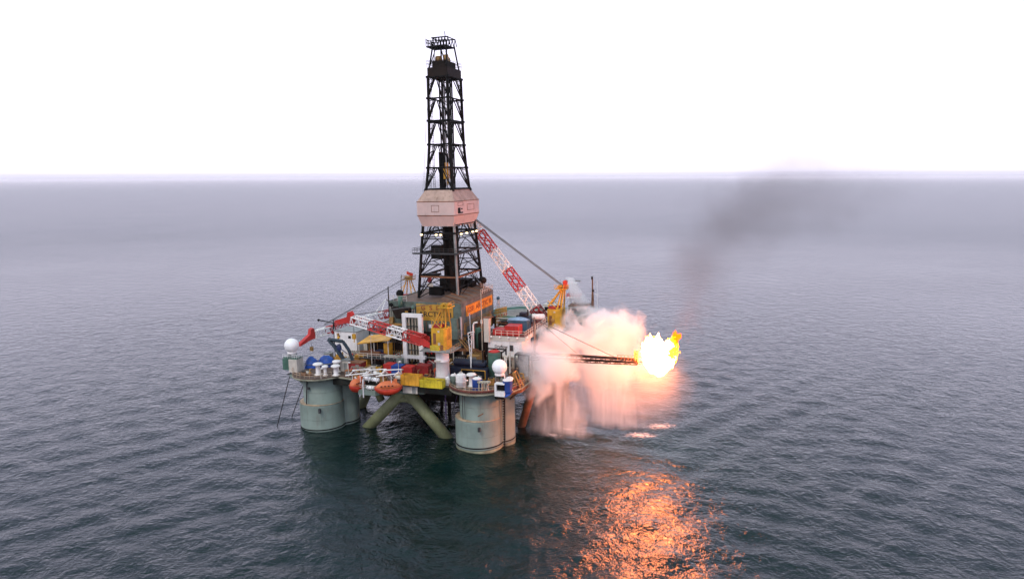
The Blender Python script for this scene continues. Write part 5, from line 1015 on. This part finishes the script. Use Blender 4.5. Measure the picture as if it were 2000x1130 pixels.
for loc, r, h, m, L in (((-6.4, 15.6, 15.5), 1.1, 6.4, 'black', 'black upright vessel between the stairs and the cream corner tower'), ((-7.9, 16.6, 15.5), .8, 7.2, 'tank_green', 'dark green upright vessel behind the gooseneck pipe'), ((-9.6, 14.2, 15), .7, 5.2, 'grey_dark', 'grey upright vessel under the orange name board')): tank(loc, r, h, m, m, L)
# ------------------------------------------------------------------ smaller machinery crowding the decks
def manifold(loc, n, h, m, m2, label, rz=0):
    t = thing('pipe_manifold', label, 'pipework', loc, rz); b = MB(); b.tube((-n*.3, 0, h*.45), (n*.3, 0, h*.45), .2, n=8); b.tube((-n*.3, .5, h*.8), (n*.3, .5, h*.8), .16, n=8); b.build('header_pipe', m, t); b = MB()
    for i in range(n): x = -n*.27+i*.54; b.tube((x, 0, 0), (x, 0, h), .09, n=6); b.tube((x, 0, h), (x, .7, h*.8), .09, n=6)
    b.build('branch_pipe', m2, t); b = MB()
    for i in range(0, n, 2): x = -n*.27+i*.54; b.lathe((x, -.05, h*.7), [(.22, 0), (.22, .06)], 10, ax=(0, -1, 0)); b.box((x, .3, h*.3), (.3, .3, .4))
    b.build('valve', 'red', t); return t
def reel(loc, r, m, label, rz=0):
    t = thing('cable_reel', label, 'reel', loc, rz, 'cable reels'); b = MB(); b.lathe((0, -.6, r), [(r*.55, 0), (r*.55, 1.2)], 16, ax=(0, 1, 0)); b.build('drum', 'cable', t); b = MB()
    for y in (-.6, .55): b.lathe((0, y, r), [(r, 0), (r, .07), (r*.4, .08)], 18, ax=(0, 1, 0))
    b.build('flange', m, t); b = MB(); b.bar((-r*.8, -.7, 0), (0, -.7, r), .07); b.bar((r*.8, -.7, 0), (0, -.7, r), .07); b.bar((-r*.8, .7, 0), (0, .7, r), .07); b.bar((r*.8, .7, 0), (0, .7, r), .07); b.build('stand', 'ochre', t); return t
def locker(loc, d, m, label, rz=0):
    t = thing('steel_locker', label, 'locker', loc, rz, 'steel lockers'); x, y, z = d; b = MB(); b.bx((-x/2, -y/2, .1), (x/2, y/2, z)); b.build('casing', m, t); b = MB(); b.bx((-x/2-.06, -y/2-.06, z), (x/2+.06, y/2+.06, z+.08)); b.build('lid', m, t); b = MB(); b.bx((-x*.4, -y/2-.04, .25), (-.03, -y/2-.005, z-.15)); b.bx((.03, -y/2-.04, .25), (x*.4, -y/2-.005, z-.15)); b.build('door', 'white_old' if m == 'grey' else 'grey', t); return t
def pump(loc, s, m, m2, label, rz=0):
    t = thing('pump_unit', label, 'pump', loc, rz, 'pump units'); b = MB(); b.lathe((-s*.7, 0, s*.55), [(s*.2, 0), (s*.42, .1), (s*.42, s*.8), (s*.25, s*.95)], 14, ax=(1, 0, 0)); b.build('motor', m, t); b = MB(); b.ball((s*.5, 0, s*.55), s*.4, 12); b.tube((s*.5, 0, s*.6), (s*.5, 0, s*1.5), s*.14, n=8); b.tube((s*.5, 0, s*1.5), (s*.5, s*.7, s*1.5), s*.14, n=8); b.build('pump_body', m2, t); b = MB(); b.bx((-s*.9, -s*.45, 0), (s*1.0, s*.45, .18)); b.build('bed_plate', 'rust', t); return t
L = 'at the foot of the drill floor house'
manifold((-27.6, 12.0, 14), 8, 3.4, 'pipe', 'ochre', 'beige pipe manifold with red valves between the canopy and the white portal')
manifold((-17.2, 12.2, 14), 9, 4.6, 'grey', 'black_brown', 'grey pipe manifold below the drill floor behind the crane boom foot')
manifold((-14.4, 9.6, 14), 6, 3.2, 'rust', 'ochre', 'rusty pipe manifold behind the white crane pedestal')
manifold((-9.8, 24, 15.5), 8, 6.5, 'ochre', 'ochre', 'tall ochre pipe manifold below the orange name board', rad(90))
manifold((-8.8, 35.8, 18.0), 9, 6.8, 'ochre', 'orange_yellow', 'tangled yellow brown pipework between the drill floor house and the helideck', rad(70))
manifold((-9.2, 8.8, 14), 7, 3.6, 'ochre', 'pipe', 'ochre pipe manifold behind the navy rack', 0)
manifold((-38.8, 9.8, 14), 6, 3.2, 'white_old', 'pipe', 'pale pipe manifold in front of the white deck cabin', 0)
manifold((-32.0, .2, 14), 6, 2.0, 'pipe', 'pipe', 'beige pipe manifold behind the davit of the red lifeboat', 0)
for loc, r, m, lab in (((-29.6, 1.6, 14), .9, 'white_old', 'white flanged cable reel behind the red lifeboat davit'), ((-31.2, 3.4, 14), .8, 'ochre', 'ochre flanged cable reel beside the dark red store cabin'), ((-13.6, 5.4, 14), 1.0, 'orange', 'orange flanged cable reel behind the bins near the crane pedestal'),
                      ((-3.0, 9.4, 14), .95, 'rust', 'rusty cable reel behind the navy rack'), ((-40.3, 4.2, 14), .85, 'white_old', 'white flanged cable reel behind the white vents')): reel(loc, r, m, lab)
for loc, d, m, lab, rz in (((-27.2, 8.2, 14), (3.8, 1.6, 2.9), 'white_old', 'off white steel locker just beside the white portal on its canopy side', 0), ((-24.6, 7.2, 14), (1.4, 1.2, 2.6), 'sage', 'sage steel locker beside the off white one near the portal', .1), ((-16.4, 8.4, 14), (2.4, 1.4, 2.2), 'dark_red', 'dark red steel locker between the white portal and the crane boom foot', 0),
                       ((-12.4, 7.6, 14), (2.2, 1.4, 3.2), 'ochre', 'ochre steel locker behind the crane pedestal', 0), ((-6.6, 10.2, 14), (2.6, 1.8, 3.9), 'ochre', 'tall ochre steel locker behind the navy rack', 0), ((-10.0, 11.2, 14), (2.0, 1.6, 3.4), 'black_brown', 'dark brown steel locker under the stair landing', 0),
                       ((-45.6, 8.6, 14), (1.8, 1.6, 2.4), 'grey', 'grey steel locker behind the blue tarpaulin loads', 0), ((-33.8, -1.0, 14), (1.5, .9, 1.3), 'rust_orange', 'low rust orange steel locker at the rail beside the far corner column', .2), ((-12.6, 3.4, 14), (1.6, 1.2, 1.7), 'red', 'small red steel locker behind the bright yellow bin', 0),
                       ((-38.2, 20.4, 14), (3.4, 3, 6.4), 'grey_dark', 'tall dark grey steel locker behind the smaller white cabin', 0), ((-33.2, 18.2, 14), (4.2, 3, 6.2), 'black_brown', 'tall dark steel locker behind the orange canopy', 0), ((-27.0, 15.4, 14), (3.2, 2.4, 4.8), 'grey_green', 'grey green steel locker between the canopy and the drill floor house', 0)): locker(loc, d, m, lab, rz)
for loc, s, m, m2, lab, rz in (((-21.4, .6, 14), 1.2, 'orange_yellow', 'white_old', 'yellow pump unit between the small containers and the big lifeboat', 0), ((-17.2, .8, 14), 1.3, 'red', 'rust', 'red pump unit behind the dull yellow bin', 0), ((-14.6, 1.8, 14), 1.2, 'rust_orange', 'rust', 'rust orange pump unit beside the crane pedestal', .3),
                           ((-7.2, 1.6, 14), 1.3, 'deep_blue', 'white_old', 'deep blue pump unit beside the crane pedestal', 0), ((-27.4, .8, 14), 1.1, 'white', 'pipe', 'white pump unit behind the rescue platform', 0), ((-43.6, -3.0, 14), .9, 'white_old', 'ochre', 'white pump unit at the rail below the blue tarpaulins', 0), ((3.8, 2.6, 14), 1.3, 'sage', 'grey', 'sage pump unit behind the near radome', .4),
                           ((7.2, 4.6, 14), 1.2, 'rust', 'ochre', 'rusty pump unit at the walkway edge beside the spray', 1.2), ((-34.6, .6, 14), 1.0, 'tank_green', 'grey', 'dark green pump unit near the dark red store cabin', 0)): pump(loc, s, m, m2, lab, rz)
t = thing('mud_house', 'beige and brown machinery house beneath the yellow crane cab and stairs', 'building', (-9.0, 16.0, 14)); b = MB(); b.bx((-2, -2, 0), (3.2, 3, 3.9)); b.build('wall', 'ochre', t); b = MB(); b.bx((-2.2, -2.2, 3.9), (3.4, 3.2, 4.1)); b.build('roof', 'rust', t); b = MB(); b.bx((-1.2, -2.06, .3), (1.0, -2.01, 3.2)); b.build('dark_opening', 'black', t)
t = thing('deck_bulkhead', 'dark inner bulkhead running below the drill floor behind the deck machinery', 'bulkhead', (-20, 13.0, 14)); b = MB(); b.bx((-17, 0, 0), (7, .25, 5)); b.build('bulkhead_plate', 'black_brown', t); b = MB(); [b.bx((-16.5+i*2.4, -.12, 0), (-16.3+i*2.4, -.005, 5)) for i in range(10)]; b.build('stiffener', 'ochre', t)
house('engine_casing', (-37.5, 40, 14), (14, 18, 5.2), 'grey', 'low grey engine casing behind the drill floor house on the far deck', 'building', (), False, 'deck', rl=True)

# crates, drums and pipe lengths lying between the bigger things
def crate(loc, d, m, label, rz=0):
    t = thing('steel_crate', label, 'crate', loc, rz, 'steel crates'); x, y, z = d; b = MB(); b.bx((-x/2, -y/2, .12), (x/2, y/2, z)); w = b.build('crate_wall', m, t); b = MB()
    for i in range(4): b.bx((-x/2+i*x/3.3, -y/2-.05, .12), (-x/2+i*x/3.3+.08, -y/2-.004, z))
    for zz in (.3, .75): b.bx((-x/2, -y/2-.04, z*zz), (x/2, -y/2-.006, z*zz+.07))
    b.build('crate_rib', m, w); b = MB(); b.bx((-x*.35, -y*.3, z), (x*.3, y*.3, z+.25)); b.build('crate_load', 'grey_dark', t); return t
for loc, d, m, lab, rz in (((-35.0, 4.9, 14), (1.6, 1.2, 1.2), 'rust', 'rusty crate between the off white store cabin and the walkway posts', .1), ((-30.2, 4.6, 14), (1.7, 1.3, 1.3), 'white_old', 'off white crate behind the ochre cable reel under the walkway', -.1), ((-28.2, 3.4, 14), (1.3, 1.2, 1.5), 'orange_yellow', 'yellow crate next to the small red container on its lifeboat side', .2),
    ((-22.4, 6.2, 14), (1.8, 1.3, 1.6), 'black_brown', 'black brown crate under the foot beam of the white portal', 0), ((-19.0, 6.6, 14), (1.9, 1.4, 1.9), 'ochre', 'ochre crate between the white portal and the dark red container', 0), ((-14.0, -.2, 14), (1.3, 1.0, 1.2), 'rust_orange', 'rust orange crate behind the joint of the two yellow bins', 0),
    ((-8.6, -3.4, 14), (1.1, .9, 1.1), 'white_old', 'off white crate at the rail between the bright yellow bin and the white tanks', .2), ((-6.0, 2.4, 14), (1.8, 1.2, 1.2), 'black_brown', 'black crate before the navy rack', 0), ((-2.4, 2.4, 14), (1.5, 1.1, 1.3), 'grey', 'grey crate before the yellow edged window panel', 0), ((1.4, .8, 14), (1.4, 1.2, 1.5), 'ochre', 'ochre crate between the blue tank and the near radome', .3),
    ((4.9, 5.6, 14), (1.6, 1.3, 1.6), 'rust', 'rusty crate beside the white pipes of the black pipe rack', 0), ((-10.6, 6.4, 14), (1.6, 1.3, 2.0), 'rust', 'rusty crate directly behind the white crane pedestal', 0), ((-40.2, 11.0, 14), (1.8, 1.2, 1.4), 'orange_yellow', 'yellow crate at the wall of the white deck cabin', 0), ((-44.2, -4.0, 14), (1.0, .8, .9), 'rust', 'small rusty crate at the curved rail of the far corner column', .4)): crate(loc, d, m, lab, rz)
def pipes(loc, n, L, m, label, rz=0):
    t = thing('pipe_bundle', label, 'pipes', loc, rz, 'bundles of pipe lengths'); k = 0
    for r in range(3):
        for i in range(n-r): b = MB(); b.tube((-L/2, (i+r*.5)*.3-n*.15, .35+r*.27), (L/2, (i+r*.5)*.3-n*.15, .35+r*.27), .13, n=8); b.build('pipe_length', m, t)
    b = MB(); b.bx((-L*.3, -n*.18, 0), (-L*.3+.2, n*.18, .2)); b.build('timber_bearer', 'rust', t); b = MB(); b.bx((L*.3, -n*.18, 0), (L*.3+.2, n*.18, .2)); b.build('timber_bearer', 'rust', t)
pipes((-33.5, 8.7, 16.65), 5, 5.5, 'rust', 'bundle of rusty pipe lengths on the walkway before the canopy'); pipes((-23.4, 8.6, 14), 5, 4.5, 'grey_dark', 'bundle of dark pipe lengths before the white portal foot'); pipes((-13.4, 11.4, 14), 6, 4.0, 'ochre', 'bundle of ochre pipe lengths under the drill floor behind the crane')
def lamp_post(loc, h, label):
    t = thing('deck_lamp', label, 'lamp', loc, 0, 'pale deck lamp posts'); b = MB(); b.tube((0, 0, 0), (0, 0, h), .09, .06, n=6); b.tube((0, 0, h), (.5, -.3, h+.25), .05, n=5); b.build('post', 'rail_white', t); b = MB(); b.box((.6, -.36, h+.2), (.5, .3, .2)); b.build('lamp_head', 'white', t)
for loc, h, lab in (((-31.0, 4.9, 14), 8.6, 'pale tall lamp post in front of the orange canopy'), ((-33.2, -2.0, 14), 3.4, 'short pale lamp post at the rail above the red lifeboat'), ((-2.0, -5.9, 14), 2.6, 'short pale lamp post at the curved rail before the blue tank'), ((-38.6, -5.2, 14), 2.4, 'short pale lamp post at the curved rail before the slim vent'), ((-20.6, -.9, 14), 4.2, 'pale lamp post behind the big orange lifeboat')): lamp_post(loc, h, lab)
# ------------------------------------------------------------------ render settings
SC.render.engine = 'CYCLES'
SC.view_settings.view_transform = 'Standard'; SC.view_settings.look = 'None'; SC.view_settings.exposure = -.45; SC.view_settings.gamma = 1
c = SC.cycles; c.use_denoising = True; c.denoiser = 'OPENIMAGEDENOISE'; c.max_bounces = 12; c.volume_bounces = 10; c.transparent_max_bounces = 16; c.sample_clamp_indirect = 6
try: c.denoising_prefilter = 'ACCURATE'
except Exception: pass
c.volume_max_steps = 256
